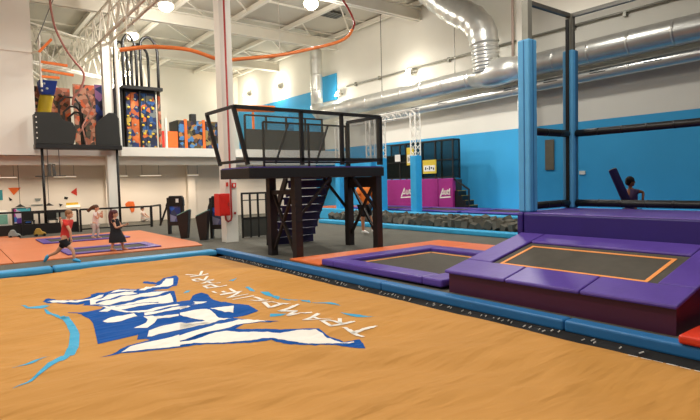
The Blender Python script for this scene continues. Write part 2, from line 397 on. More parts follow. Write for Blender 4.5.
WHITE=[
 [(1.21,9.45),(1.26,9.51),(1.40,9.28),(1.58,9.12),(1.75,9.15),(1.91,9.20),(1.98,9.19),(1.86,8.96),(1.72,8.99),(1.56,8.98),(1.37,9.08),(1.25,9.22)],
 [(1.68,8.71),(1.73,8.99),(1.97,9.12),(2.27,9.47),(2.52,9.25),(2.40,9.08),(2.47,8.93),(2.92,8.80),(2.68,8.65),(2.34,8.62),(2.04,8.55),(1.87,8.52),(1.79,8.67)],
 [(2.52,9.19),(2.76,9.50),(2.98,9.51),(3.23,9.95),(3.36,9.91),(3.18,9.41),(3.03,9.28),(2.80,9.34),(2.60,9.12)],
 [(1.87,8.40),(2.08,8.38),(2.31,8.51),(2.59,8.44),(2.86,8.62),(2.73,8.09),(2.44,8.04),(2.15,7.95),(1.90,7.95),(1.86,8.22)],
 [(1.77,8.62),(1.85,8.27),(1.98,7.74),(2.19,7.60),(2.42,7.69),(2.68,7.78),(2.67,7.64),(2.54,7.51),(2.31,7.50),(2.08,7.42),(1.94,7.66),(1.79,8.16)],
 [(2.09,7.39),(2.36,7.39),(2.69,7.40),(2.65,7.24),(2.45,7.20),(2.22,7.21),(2.05,7.24)],
 [(1.65,8.02),(1.78,8.18),(1.82,8.04),(1.74,7.93)],
 [(1.56,7.38),(1.76,7.54),(1.98,7.49),(1.97,7.29),(1.72,7.24),(1.59,7.26)],
 [(2.02,7.20),(2.12,7.13),(2.16,7.01),(2.00,6.79),(1.91,6.65),(1.79,6.80),(1.88,6.86),(1.98,6.95),(2.03,7.04)],
 [(1.80,6.29),(1.89,6.53),(2.06,6.57),(2.27,6.59),(2.41,6.41),(2.54,6.40),(2.57,6.33),(2.53,6.21),(2.42,6.21),(2.23,6.25),(2.03,6.27),(1.93,6.29),(1.84,6.25)],
 [(2.12,7.05),(2.28,7.00),(2.41,6.96),(2.38,6.87),(2.25,6.91),(2.13,6.97)],
 [(2.44,6.99),(2.72,6.95),(2.79,6.83),(2.77,6.49),(2.84,6.25),(2.68,6.29),(2.48,6.25),(2.28,6.26),(2.18,6.28),(2.27,6.53),(2.48,6.44),(2.56,6.43),(2.50,6.70),(2.40,6.89)],
 [(2.82,6.88),(3.01,6.81),(3.11,6.75),(2.98,6.50),(2.90,6.60)],
 [(2.96,7.88),(3.10,7.67),(2.87,7.44),(2.81,7.54),(2.91,7.65)],
 [(2.57,7.37),(2.71,7.41),(2.70,7.30),(2.50,7.16)],
 [(2.00,5.79),(2.08,6.01),(2.27,6.04),(2.51,6.06),(2.73,6.15),(2.91,6.12),(3.03,5.96),(3.10,5.76),(2.98,5.82),(2.81,5.86),(2.61,5.84),(2.44,5.83),(2.36,5.83),(2.22,5.84),(2.12,5.83)],
 [(1.95,5.63),(1.98,5.72),(2.17,5.73),(2.40,5.73),(2.53,5.71),(2.63,5.58),(2.98,5.26),(3.18,5.24),(3.38,5.12),(3.40,5.01),(3.35,4.82),(3.40,4.60),(3.52,4.58),(3.47,4.50),(3.33,4.61),(3.19,4.66),(3.03,4.84),(2.81,5.19),(2.76,5.20),(2.60,5.24),(2.33,5.38),(2.08,5.57)],
 [(1.41,5.89),(1.54,6.01),(1.82,6.03),(2.09,6.05),(2.03,5.84),(1.94,5.60),(1.65,5.79),(1.46,5.88)],
]
CYAN=[
 [(1.18,8.05),(1.27,8.01),(1.26,7.48),(1.22,7.02),(1.11,6.49),(1.01,6.20),(0.87,5.88),(0.75,5.77),(0.61,5.61),(0.49,5.41),(0.38,5.30),(0.52,5.53),(0.63,5.71),(0.78,5.92),(0.90,6.20),(1.02,6.58),(1.13,7.10),(1.18,7.64)],
 [(1.06,8.66),(1.09,8.60),(1.18,8.07),(1.22,8.08),(1.25,7.97),(1.18,7.93),(1.12,8.13),(1.06,8.40)],
 [(0.84,9.29),(0.88,9.28),(0.91,9.01),(1.19,8.90),(1.04,8.73),(0.88,8.92)],
 [(0.43,5.96),(0.61,6.10),(0.80,6.19),(0.62,6.02)],
 [(4.04,8.29),(4.11,8.30),(4.05,7.93),(3.98,7.88)],
 [(4.00,7.67),(4.10,7.57),(4.03,7.26),(4.04,7.10),(3.95,6.99),(3.95,7.34)],
 [(4.01,7.05),(4.11,6.75),(4.19,6.60),(4.09,6.30),(4.02,6.42)],
 [(4.09,6.30),(4.29,6.12),(4.30,5.87),(4.24,5.96)],
 [(4.15,5.68),(4.33,5.50),(4.42,5.18),(4.25,5.40)],
 [(3.35,6.16),(3.53,6.03),(3.42,6.02),(3.30,6.08)],
 [(3.02,8.47),(3.15,8.66),(3.22,8.67),(3.11,8.46)],
 [(4.09,9.07),(4.32,9.19),(4.12,8.94)],
]

def grid_z(x, y):
    """height on the bag's triangulated grid"""
    fi = (x - gx[0]) / G; fj = (y - gy[0]) / G; i = min(max(int(math.floor(fi + 1e-6)), 0), nx - 2); j = min(max(int(math.floor(fj + 1e-6)), 0), ny - 2)
    u, v = fi - i, fj - j
    z00, z10, z11, z01 = vs_z[j * nx + i], vs_z[j * nx + i + 1], vs_z[(j + 1) * nx + i + 1], vs_z[(j + 1) * nx + i]
    return z00 + u * (z10 - z00) + v * (z11 - z10) if u >= v else z00 + u * (z11 - z01) + v * (z01 - z00)
vs_z = [v[2] for v in vs]
def drape(polys, mi, lift):
    for pl in polys:
        q = [p for k, p in enumerate(pl) if p != pl[k - 1]]
        if len(q) < 3: continue
        bm = bmesh.new()
        bm.faces.new([bm.verts.new((x, y, 0)) for x, y in q]); bmesh.ops.triangulate(bm, faces=bm.faces[:])
        xs = [p[0] for p in q]; ys = [p[1] for p in q]; ds = [p[0] - gx[0] - p[1] + gy[0] for p in q]
        def cut(co, no): bmesh.ops.bisect_plane(bm, geom=bm.verts[:] + bm.edges[:] + bm.faces[:], plane_co=co, plane_no=no, dist=1e-5)
        for g in gx:
            if min(xs) < g < max(xs): cut((g, 0, 0), (1, 0, 0))
        for g in gy:
            if min(ys) < g < max(ys): cut((0, g, 0), (0, 1, 0))
        for k in range(math.floor(min(ds) / G), math.ceil(max(ds) / G) + 1): cut((gx[0] + k * G, gy[0], 0), (1, -1, 0))
        bm.normal_update()
        for f in bm.faces:
            if f.normal.z < 0: f.normal_flip()
        bm.verts.index_update()
        bag.add([(v.co.x, v.co.y, grid_z(v.co.x, v.co.y) + lift) for v in bm.verts], [[v.index for v in f.verts] for f in bm.faces], mi)
        bm.free()
GLYPH = {'T': [[(0, 1), (.75, 1)], [(.38, 1), (.33, 0)]], 'R': [[(.05, 0), (.1, 1), (.62, .92), (.6, .58), (.1, .48)], [(.2, .48), (.68, 0)]],
         'A': [[(0, 0), (.35, 1), (.7, 0)], [(.15, .38), (.55, .38)]], 'M': [[(0, 0), (.1, 1), (.38, .4), (.62, 1), (.75, 0)]],
         'P': [[(.05, 0), (.1, 1), (.64, .9), (.6, .5), (.1, .42)]], 'O': [[(.1, .06), (.06, .9), (.62, .96), (.62, .1), (.04, .06)]],
         'L': [[(.1, 1), (.08, .04), (.64, .06)]], 'I': [[(.3, 1), (.32, 0)]], 'N': [[(.05, 0), (.1, 1), (.6, 0), (.66, 1)]],
         'E': [[(.65, .96), (.1, .98), (.08, .03), (.62, .04)], [(.1, .5), (.5, .52)]], 'K': [[(.1, 1), (.1, 0)], [(.68, 1), (.12, .48), (.68, 0)]], ' ': []}
def ribbon(a, b, wd):
    d = Vector((b[0] - a[0], b[1] - a[1])); n = Vector((-d.y, d.x)).normalized() * wd / 2; e = d.normalized() * wd * .4
    return [(a[0] + n.x - e.x, a[1] + n.y - e.y), (a[0] - n.x - e.x, a[1] - n.y - e.y), (b[0] - n.x + e.x, b[1] - n.y + e.y), (b[0] + n.x + e.x, b[1] + n.y + e.y)]
rib = []
for ch, yc in zip('TRAMPOLINEPARK', (4.80, 5.26, 5.66, 6.08, 6.52, 6.93, 7.25, 7.5, 7.82, 8.22, 8.76, 9.16, 9.55, 9.97)):
    xc = 3.60 + .036 * (yc - 7.4) ** 2
    for st in GLYPH[ch]:
        pts = [(xc + .17 - v * .32, yc + (u - .36) * .44) for (u, v) in st]
        for a, b in zip(pts, pts[1:]): rib.append(ribbon(a, b, .052))
drape(BLUE, 1, .003); drape(WHITE, 2, .006); drape(CYAN, 3, .0045)
STREAK = [[(1.77,8.79),(1.96,8.88),(2.21,8.95),(2.47,8.97),(2.45,8.90),(2.19,8.87),(1.94,8.80),(1.76,8.72)],[(1.78,9.02),(1.91,9.06),(2.13,9.27),(2.33,9.26),(2.47,9.16),(2.45,9.10),(2.32,9.20),(2.12,9.20),(1.90,9.00),(1.77,8.96)],[(1.92,8.22),(2.18,8.26),(2.43,8.26),(2.54,8.20),(2.52,8.16),(2.41,8.21),(2.16,8.22),(1.91,8.18)],[(2.00,5.78),(2.11,5.80),(2.24,5.83),(2.36,5.80),(2.35,5.77),(2.22,5.80),(2.10,5.77),(1.99,5.75)]]
for pl in STREAK: drape([pl], 1, .009)
for r_ in rib: drape([r_], 2, .0075)
# a worn line of white print along the bag's edge
edge = []
for k in range(16):
    y = 2.42 - k * .115; edge.append([(5.25 + .01 * (k % 3), y), (5.30 + .012 * (k % 2), y + .01), (5.30, y - .075 - .02 * (k % 2)), (5.26, y - .09)])
drape(edge, 2, .005)
obj('landing_airbag', bag, [M['airbag'], M['print_blue'], M['print_white'], M['print_cyan']], label='huge orange landing airbag with blue and white printed logo filling the foreground', cat='airbag', smooth=True)

# blue foam rim around the airbag pit
ys = [13.37, 9.9, 6.63, 3.36, .1, -3.2, -6.5]
rl = ['blue edge pad at the far pit corner beside the black tower legs', 'blue edge pad along the airbag beside the orange matting, second from the corner',
      'blue edge pad between the airbag and the low trampoline, third from the corner', 'blue edge pad below the tall maroon trampoline block, nearest in view', None, None]
for k in range(5):
    b = MB(); b.box(5.69, 5.89, ys[k + 1] + .006, ys[k] - (.006 if k else 0), -.12, .02)
    obj('edge_pad', b, M['rim_blue'], label=rl[k] or 'blue edge pad beside the red mat at the right edge of the photo', cat='pad', group='blue pads rimming the airbag pit', bev=.03, seg=3)
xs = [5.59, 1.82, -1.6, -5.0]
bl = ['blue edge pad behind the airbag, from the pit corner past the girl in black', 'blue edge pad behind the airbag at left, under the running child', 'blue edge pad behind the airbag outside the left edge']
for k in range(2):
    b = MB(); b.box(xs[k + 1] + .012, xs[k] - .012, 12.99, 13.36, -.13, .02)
    obj('edge_pad', b, M['rim_blue_lit'], label=bl[k], cat='pad', group='blue pads rimming the airbag pit', bev=.05, seg=3)
# black netting between bag and rim, laced with white cord
nt = MB(); n = 120; vs = []
for i in range(n + 1):
    y = 12.8 - i * 15.5 / n; wv = .03 * math.sin(i * .9) + .02 * math.sin(i * 2.3)
    vs += [(5.40 + .3 * wv, y, -.16 + wv * .4), (5.55, y, -.13 + wv * .5), (5.71, y, -.11)]
fs = []
for i in range(n):
    for j in range(2): a = i * 3 + j; fs.append((a, a + 1, a + 4, a + 3))
nt.add(vs, fs)
nto = obj('pit_netting', nt, M['net_black'], label='black netting strip in the gap between orange airbag and blue pads', cat='netting')
lc = MB()
for i in range(150):
    y = 12.5 - i * .068 - random.random() * .02
    if y < 2.9 and random.random() < .6: continue
    if random.random() < .3: continue
    x = 5.53 + random.uniform(-.03, .08)
    lc.bar((x, y, -.115), (x + random.uniform(-.01, .03), y - random.uniform(.01, .035), -.095), .012, .01)
obj('lacing', lc, M['lace'], nto, label='white lacing cord', kind='stuff')

# ------------------------------------------------------------------ orange matting and grey strip beside the tower
m_ = MB()
m_.prism([(5.98, 8.85), (10.75, 8.85), (10.75, 10.03), (5.98, 10.03)], 'z', .003, .05)
m_.prism([(9.2, 5.62), (10.75, 5.62), (10.75, 8.83), (9.2, 8.83)], 'z', .003, .05)
obj('floor_mat', m_, M['orange_pad'], label='orange padded floor matting around the low trampoline, in front of the foam pit', cat='mat', bev=.015)
m_ = MB()
for poly in ([(-6, 14.42), (1.2, 14.42), (1.2, 21.6), (2.05, 21.6), (2.15, 25.2), (-6, 25.2)], [(1.22, 14.42), (5.75, 14.42), (5.92, 15.3), (6.0, 21.3), (1.22, 21.58)]):
    m_.prism(poly, 'z', .003, .03)
obj('floor_mat', m_, M['orange_floor'], label='orange padded floor area at left where children run', cat='mat')

# ------------------------------------------------------------------ trampolines
def trampoline(x0, x1, y0, y1, h, wd, label, line=True, group=None, z0=0.0, padm='purple_pad', bedm='bed'):
    t = thing('trampoline', ((x0 + x1) / 2, (y0 + y1) / 2, z0), label, 'trampoline', group)
    for (a, b, c_, d) in ((x0, x1, y0, y0 + wd), (x0, x1, y1 - wd, y1), (x0, x0 + wd, y0 + wd + .005, y1 - wd - .005), (x1 - wd, x1, y0 + wd + .005, y1 - wd - .005)):
        p = MB(); p.box(a, b, c_, d, z0 + .035, z0 + h); obj('frame_pad', p, M[padm], t, bev=min(.03, h * .3))
    p = MB(); p.box(x0 + wd * .6, x1 - wd * .6, y0 + wd * .6, y1 - wd * .6, z0 + .036, z0 + h * .45 + .012); bd = obj('bed', p, M[bedm], t)
    if line:
        q = MB(); g = wd + .14; z = z0 + h * .45 + .012; lw = .07
        for (a, b, c_, d) in ((x0 + g, x1 - g, y0 + g, y0 + g + lw), (x0 + g, x1 - g, y1 - g - lw, y1 - g), (x0 + g, x0 + g + lw, y0 + g, y1 - g), (x1 - g - lw, x1 - g, y0 + g, y1 - g)):
            q.box(a, b, c_, d, z, z + .006)
        obj('border_line', q, M['orange_line'], bd, label='orange border line on the bed')
    return t
trampoline(6.0, 9.15, 5.56, 8.82, .16, .42, 'low trampoline with purple pads set in orange matting beside the airbag')
trampoline(2.4, 4.75, 14.85, 16.35, .07, .26, 'floor trampoline with purple border under the girl in black', False, 'floor trampolines in the left orange area', z0=.0)
trampoline(2.35, 4.9, 18.5, 20.3, .07, .26, 'floor trampoline with purple border under the girl in white', False, 'floor trampolines in the left orange area', z0=.0)

# raised, tilted trampoline block
SL = .215
def zt(x): return .345 + SL * (x - 5.97)
t = thing('raised_trampoline', (6.9, 3.8, 0), 'tall maroon sided trampoline tilted up towards the purple court wall, orange rectangle on its bed', 'trampoline')
def slab(x0, x1, y0, y1, th, lift=0.0):
    m = MB()
    return m.hexa([(x0, y0, zt(x0) - th + lift), (x1, y0, zt(x1) - th + lift), (x1, y1, zt(x1) - th + lift), (x0, y1, zt(x0) - th + lift),
                   (x0, y0, zt(x0) + lift), (x1, y0, zt(x1) + lift), (x1, y1, zt(x1) + lift), (x0, y1, zt(x0) + lift)])
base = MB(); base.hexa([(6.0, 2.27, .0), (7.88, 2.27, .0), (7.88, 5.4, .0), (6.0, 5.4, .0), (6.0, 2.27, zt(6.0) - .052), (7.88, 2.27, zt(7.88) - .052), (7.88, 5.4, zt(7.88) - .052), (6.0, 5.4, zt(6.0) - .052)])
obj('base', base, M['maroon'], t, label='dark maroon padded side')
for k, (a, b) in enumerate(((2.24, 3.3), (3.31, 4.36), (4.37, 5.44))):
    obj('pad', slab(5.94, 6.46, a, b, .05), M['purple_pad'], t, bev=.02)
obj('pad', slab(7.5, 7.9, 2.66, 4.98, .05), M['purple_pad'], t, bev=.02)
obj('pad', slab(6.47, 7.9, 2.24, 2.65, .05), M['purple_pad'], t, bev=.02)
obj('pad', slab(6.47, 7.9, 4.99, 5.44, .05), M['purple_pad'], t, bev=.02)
rim_ = MB()
obj('bed_frame', slab(6.4, 7.52, 2.62, 5.0, .03, -.05), M['black'], t)
bd = obj('bed', slab(6.47, 7.49, 2.66, 4.98, .012, -.036), M['bed'], t)
ln = MB()
for (a, b, c_, d) in ((6.52, 6.56, 2.78, 4.87), (7.33, 7.37, 2.78, 4.87), (6.56, 7.33, 2.78, 2.83), (6.56, 7.33, 4.82, 4.87)):
    s_ = slab(a, b, c_, d, .006, -.03); ln.add(s_.v, s_.f)
obj('border_line', ln, M['orange_line'], bd, label='orange border line on the bed')
rm = MB(); rm.box(5.66, 7.3, .6, 2.13, .025, .12)
obj('floor_mat', rm, M['red_mat'], label='bright red floor mat beside the maroon trampoline block at the right edge', cat='mat', bev=.03, seg=3)

# purple court platform behind it
pl = MB(); pl.box(8.0, 9.75, -4, 5.52, 0, 1.06); 
pt = obj('court_platform', pl, M['purple_wall'], label='purple padded platform behind the tilted trampoline carrying the blue posts', cat='platform')
seams = [5.55, 5.42, 2.3, -.8, -4]
for k in range(4):
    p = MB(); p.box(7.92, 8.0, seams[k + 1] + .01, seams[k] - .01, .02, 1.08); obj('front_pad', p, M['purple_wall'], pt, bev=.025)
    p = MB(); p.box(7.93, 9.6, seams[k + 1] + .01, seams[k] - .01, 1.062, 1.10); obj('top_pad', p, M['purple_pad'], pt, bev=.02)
lo = MB(); lo.box(9.76, 13.8, -4, 5.52, 0, .55)
obj('court_platform', lo, M['purple_pad'], label='lower purple jumping platform behind the netting where the child stands', cat='platform')

# blue padded net posts
def post(x, y, label, side):
    t = thing('net_post', (x, y, 1.1), label, 'post', 'blue padded posts of the netted court')
    p = MB(); p.box(x - .06, x + .06, y - .06, y + .06, 1.105, 4.72); obj('steel_post', p, M['steel'], t, label='bare grey steel post')
    a = side / 2
    p = MB(); p.box(x - a, x + a, y - a, y + a, 1.104, 4.05); obj('foam_pad', p, M['blue_pad'], t, bev=.03, seg=3)
    q = MB(); q.box(x - a - .006, x - a + .01, y - .02, y + .0, 1.11, 4.03); q.box(x - .02, x, y - a - .006, y - a + .01, 1.11, 4.03)
    obj('pad_seam', q, M['rim_blue'], t)
    return t
fp = None
post(8.08, 5.42, 'nearer blue padded post at the corner of the purple platform', .235)
fp = post(9.46, 5.42, 'farther blue padded post behind the first, at the net corner', .21)
s_ = MB(); s_.box(9.325, 9.35, 5.38, 5.44, 1.11, 4.6); obj('net_frame', s_, M['black'], fp, label='black net frame upright')
def rail(name, a, b, r, m, label, cat, group, sq=False):
    k = MB()
    if sq: k.bar(a, b, r * 2)
    else: k.tube([a, b], r, 12)
    return obj(name, k, m, label=label, cat=cat, group=group, smooth=not sq)
rail('net_rail', (8.14, 5.42, 4.69), (9.4, 5.42, 4.69), .035, M['galv_dark'], 'short steel top rail between the two blue padded posts', 'rail', 'steel rails of the court net', True)
rail('net_rail', (9.46, 5.36, 4.69), (9.46, -4, 4.69), .035, M['galv_dark'], 'long steel top rail running right from the farther blue post', 'rail', 'steel rails of the court net', True)
def padded(a, b, label):
    k = MB(); k.ridged(a, b, .066, .42, .05, .012, 14)
    return obj('padded_bar', k, M['black'], label=label, cat='bar', group='black padded bars of the court net', smooth=True)
padded((8.2, 5.42, 2.5), (9.34, 5.42, 2.5), 'short black padded bar at head height between the blue posts')
padded((9.46, 5.3, 2.5), (9.46, -4, 2.5), 'long black padded bar crossing the blue wall high up at right')
padded((8.2, 5.42, 1.2), (9.34, 5.42, 1.2), 'short black padded bar low between the blue posts')
padded((9.46, 5.3, 1.2), (9.46, -4, 1.2), 'long black padded bar along the top of the purple platform')
def net(pts, label):
    k = MB(); k.add(pts, [(0, 1, 2, 3)]); return obj('court_net', k, M['net'], label=label, cat='net', group='dark nets of the court')
net([(8.16, 5.42, 1.12), (9.4, 5.42, 1.12), (9.4, 5.42, 4.66), (8.16, 5.42, 4.66)], 'narrow dark net stretched between the two blue padded posts')
net([(9.46, 5.36, 1.12), (9.46, -4, 1.12), (9.46, -4, 4.66), (9.46, 5.36, 4.66)], 'wide dark net stretched right of the farther blue post')

# ------------------------------------------------------------------ jump tower
T = thing('jump_tower', (7.0, 10.9, 0), 'black steel jump tower with railed purple deck at the corner of the airbag', 'tower')
d = MB(); d.box(5.06, 8.78, 10.0, 11.45, 1.83, 2.05); dk = obj('deck', d, M['black_steel'], T, bev=.01)
d = MB(); d.box(5.08, 8.75, 10.03, 11.42, 2.051, 2.075); obj('deck_mat', d, M['purple_pad'], dk, label='purple deck mat')
for (x, y) in ((6.25, 10.1), (6.2, 11.15), (8.7, 10.2), (8.68, 11.35)):
    d = MB(); d.box(x - .088, x + .088, y - .088, y + .088, 0, 1.83); obj('post', d, M['brown_steel'], T)
def brace(a, b, w=.06):
    d = MB(); d.bar(a, b, w); obj('brace', d, M['brown_steel'], T)
brace((6.22, 10.2, .15), (6.2, 11.06, 1.5)); brace((6.2, 11.06, .15), (6.22, 10.2, 1.5)); brace((6.22, 10.18, 1.5), (6.2, 11.06, 1.5), .1)
brace((6.33, 10.12, .95), (7.2, 10.12, 1.82)); brace((8.7, 10.2, .95), (7.9, 10.15, 1.82)); brace((8.68, 11.4, .95), (7.9, 11.4, 1.82))
brace((8.69, 11.3, .3), (8.7, 10.28, 1.7)); brace((8.7, 10.28, .4), (8.69, 11.3, 1.7))
d = MB(); d.bar((8.7, 10.29, 1.69), (8.68, 11.26, 1.69), .12, .27); obj('brace', d, M['brown_steel'], T)
# railing: front, back, right and the slanted jump-off end
def railing(pts, top, label, lean=0, w=.075):
    R_ = MB()
    z0 = 2.11
    for i, (x, y) in enumerate(pts):
        lx = lean if i == 0 else 0
        R_.bar((x, y, z0), (x - lx, y, top), w)
    (x0, y0), (x1, y1) = pts[0], pts[-1]
    R_.bar((x0 - lean, y0, top), (x1, y1, top), w); R_.bar((x0 - .02 * (lean > 0), y0, z0 + .12), (x1, y1, z0 + .12), w)
    o = obj('railing', R_, M['black_steel'], T)
    P_ = MB(); P_.add([(x0 - lean * .1, y0, z0 + .15), (x1, y1, z0 + .15), (x1, y1, top - .03), (x0 - lean, y0, top - .03)], [(0, 1, 2, 3)])
    obj('mesh_panel', P_, M['mesh_rail'], o, label='see-through dark mesh panel')
railing([(5.06, 10.05), (6.4, 10.05), (7.52, 10.05), (8.72, 10.05)], 3.3, '', .28)
railing([(6.2, 11.45), (7.5, 11.45), (8.72, 11.45)], 3.2, '', 0, .045)
railing([(8.72, 10.12), (8.72, 11.38)], 3.3, '')
E_ = MB(); E_.bar((5.06, 11.42, 2.14), (4.78, 11.42, 3.3), .07); E_.bar((4.78, 10.09, 3.3), (4.78, 11.45, 3.3), .06); E_.bar((5.05, 10.09, 2.2), (5.05, 11.42, 2.2), .06)
obj('end_frame', E_, M['black_steel'], T)
B_ = MB()
for x in (6.5, 7.7):
    B_ = MB(); B_.bar((x, 11.42, 2.2), (x + .4, 11.42, 3.2), .04); obj('rail_strut', B_, M['black_steel'], T)
# purple staircase climbing to the deck from behind
ST = thing('staircase', (7.8, 13.2, 0), 'dark purple staircase climbing to the black tower deck from behind', 'stairs')
N = 9; yb, ye = 12.95, 11.85
for i in range(N):
    y = yb + (ye - yb) * i / N; z = 2.0 * (i + 1) / N
    s = MB(); s.box(7.1, 8.42, y - .2, y + .02, z - .06, z); tr = obj('tread', s, M['stair_purple'], ST, bev=.012)
    s = MB(); s.box(7.12, 8.40, y - .23, y - .2, z - .2, z - .005); obj('riser', s, M['stair_purple'], tr)
for x in (7.06, 8.46):
    s = MB(); s.hexa([(x - .03, yb + .05, 0), (x + .03, yb + .05, 0), (x + .03, ye, 1.74), (x - .03, ye, 1.74), (x - .03, yb + .05, .3), (x + .03, yb + .05, .3), (x + .03, ye, 2.05), (x - .03, ye, 2.05)])
    obj('stringer', s, M['black_steel'], ST)
# black cage fence behind the pillar
F_ = thing('cage_fence', (8.2, 15.4, 0), 'low black cage fence between the white pillar and the tower', 'fence')
s = MB()
for x in (7.5, 7.78, 8.06, 8.36, 8.75, 9.15): s.bar((x, 15.4, 0), (x, 15.4, 1.42), .05)
obj('fence_posts', s, M['black_steel'], F_)
s = MB(); s.bar((7.48, 15.4, 1.42), (9.2, 15.4, 1.42), .06); s.bar((7.48, 15.4, .62), (9.2, 15.4, .62), .06); s.bar((7.48, 15.4, 1.2), (9.2, 15.4, 1.2), .03); obj('fence_rails', s, M['black_steel'], F_)
s = MB(); s.box(7.5, 9.18, 15.38, 15.42, .03, .6); obj('lower_panel', s, M['dark_grey'], F_)

# pillar fittings
H_ = MB(); H_.box(6.22, 6.55, 14.2, 14.58, .82, 1.46)
hc = thing('hose_cabinet', (6.4, 14.4, .8), 'red fire hose cabinet on the white pillar', 'cabinet')
obj('cabinet_body', H_, M['red'], hc, bev=.02)
s = MB(); s.box(6.25, 6.52, 14.185, 14.2, .87, 1.41); dr = obj('cabinet_door', s, M['red'], hc, bev=.005)
s = MB(); s.box(6.47, 6.5, 14.165, 14.185, 1.1, 1.2); obj('handle', s, M['red_pipe'], dr)
s = MB(); s.tube([(6.74, 14.55, 9.3), (6.74, 14.55, .75), (6.71, 14.55, .66), (6.62, 14.55, .62), (6.55, 14.53, .68), (6.52, 14.5, .8)], .028, 8)
obj('fire_pipe', s, M['red_pipe'], label='thin red fire pipe running down the white pillar to the hose cabinet', cat='pipe', smooth=True)
s = MB(); s.box(6.8, 6.93, 14.57, 14.598, 1.62, 1.76)
sg = obj('wall_sign', s, M['red'], label='small red square sign on the pillar beside the red pipe', cat='sign')
s = MB(); s.box(6.84, 6.89, 14.565, 14.57, 1.65, 1.73); obj('pictogram', s, M['paper'], sg)
s = MB(); s.box(6.62, 6.68, 14.57, 14.598, 1.66, 1.78); obj('wall_sign', s, M['art_red'], label='tiny red sign on the pillar above the hose cabinet', cat='sign')
s = MB(); s.lathe((6.86, 14.57, .86), [(.001, -.04), (.035, -.03), (.035, .03), (.001, .04)], 10); obj('call_point', s, M['red_pipe'], label='small round red call point low on the pillar right of the red pipe', cat='alarm', smooth=True)

# interactive stands and slanted consoles near the pillar
def game_stand(x, y, label):
    t = thing('game_stand', (x, y, 0), label, 'game stand', 'black game stands by the orange floor', rz=-.66)
    def o(n, mb, m, par=t, **k): return obj(n, mb, m, par, local=True, **k)
    for sx in (-.24, .24):
        s = MB(); s.box(sx - .04, sx + .04, -.1, .1, 0, 1.3); o('upright', s, M['black_steel'])
    s = MB(); s.prism([(-.34, 1.0), (-.2, 1.36), (.24, 1.36), (.3, 1.2), (.3, 1.0)], 'y', -.08, .08); o('head', s, M['black'])
    s = MB(); s.box(-.2, .2, -.04, .04, .42, 1.05); o('screen', s, M['screenart'], label='blue illustrated panel')
    s = MB(); s.box(-.26, .26, -.12, .12, .3, .44); o('crossbar', s, M['brown_steel'])
    s = MB(); s.bar((-.3, 0, 1.02), (-.62, .1, .3), .05); o('side_arm', s, M['black_steel'])
    s = MB(); s.box(.04, .14, -.09, -.08, 1.12, 1.26); o('badge', s, M['paper'])
    return t
game_stand(6.6, 18.9, 'black game stand with blue panel farther back, left of two consoles')
game_stand(7.0, 16.05, 'black game stand with blue panel partly behind the red hose cabinet')
def console(x, y, label):
    t = thing('console_stand', (x, y, 0), label, 'console', 'slanted black consoles', rz=-.66)
    s = MB(); s.hexa([(-.1, -.12, 0), (.12, -.12, 0), (.12, .12, 0), (-.1, .12, 0), (-.2, -.16, .74), (.2, -.16, .92), (.2, .16, .92), (-.2, .16, .74)])
    obj('console_body', s, M['brown_steel'], t, local=True, bev=.015)
    s = MB(); s.hexa([(-.19, -.15, .755), (.19, -.15, .926), (.19, .15, .926), (-.19, .15, .755), (-.19, -.15, .775), (.19, -.15, .946), (.19, .15, .946), (-.19, .15, .775)])
    obj('display', s, M['screen_teal'], t, local=True, label='pale green sloping display')
console(6.2, 17.0, 'slanted black console with green display, left of the pair')
console(6.42, 15.95, 'slanted black console with green display, right of the pair beside the pillar')

# ------------------------------------------------------------------ foam pit
s = MB(); s.box(12.5, 12.82, 8.0, 18.5, 0, .16); obj('edge_pad', s, M['cyan'], label='light blue padded rim in front of the foam cube pit', cat='pad', group='light blue rims of the foam pit', bev=.04, seg=3)
s = MB(); s.box(12.83, 14.1, 6.0, 18.5, 0, .02); obj('pit_liner', s, M['dark_grey'], label='dark liner under the foam cubes', cat='liner')
cube = MB(); cube.box(-.115, .115, -.115, .115, -.115, .115)
me = bpy.data.meshes.new('foam_cube'); me.from_pydata(cube.v, [], cube.f); me.materials.append(M['foam'])
rr = random.Random(3); k = 0
for i in range(4):
    for j in range(42):
        y = 6.3 + j * .29 + rr.uniform(-.02, .02); x = 13.0 + i * .31 + rr.uniform(-.02, .02)
        z = .2 + i * .03 + rr.uniform(0, .09)
        o = bpy.data.objects.new('foam_cube', me); COL.objects.link(o); o.location = (x, y, z)
        o.rotation_euler = (rr.uniform(-.5, .5), rr.uniform(-.5, .5), rr.uniform(-.4, .4))
        setp(o, 'grey foam cube lying tumbled in the long foam pit', 'foam cube', 'grey foam cubes in the pit')
# ------------------------------------------------------------------ trampoline court behind the pit
s = MB(); s.box(14.41, 18.48, 5.6, 23.5, 0, .44); cb = obj('court_deck', s, M['cyan'], label='light blue raised deck carrying the back trampolines along the blue wall', cat='deck')
s = MB(); s.box(14.12, 14.4, 5.6, 23.5, 0, .5); obj('edge_pad', s, M['cyan'], label='light blue padded rim behind the foam cubes at the deck edge', cat='pad', group='light blue rims of the foam pit', bev=.04, seg=3)
names = ['leftmost back trampoline behind the padded truss posts', 'second back trampoline from the left along the blue wall', 'third back trampoline from the left, below the black yellow steps', 'back trampoline nearest the blue corner post']
for k, y in enumerate((16.3, 12.95, 9.6, 6.25)):
    trampoline(14.9, 16.9, y, y + 3.2, .1, .3, names[k], False, 'purple bordered trampolines on the back deck', z0=.44)
s = MB(); s.box(14.9, 16.6, 19.7, 22.5, .441, .5); obj('floor_mat', s, M['orange_pad'], label='orange mat on the back deck beside the left truss post', cat='mat')

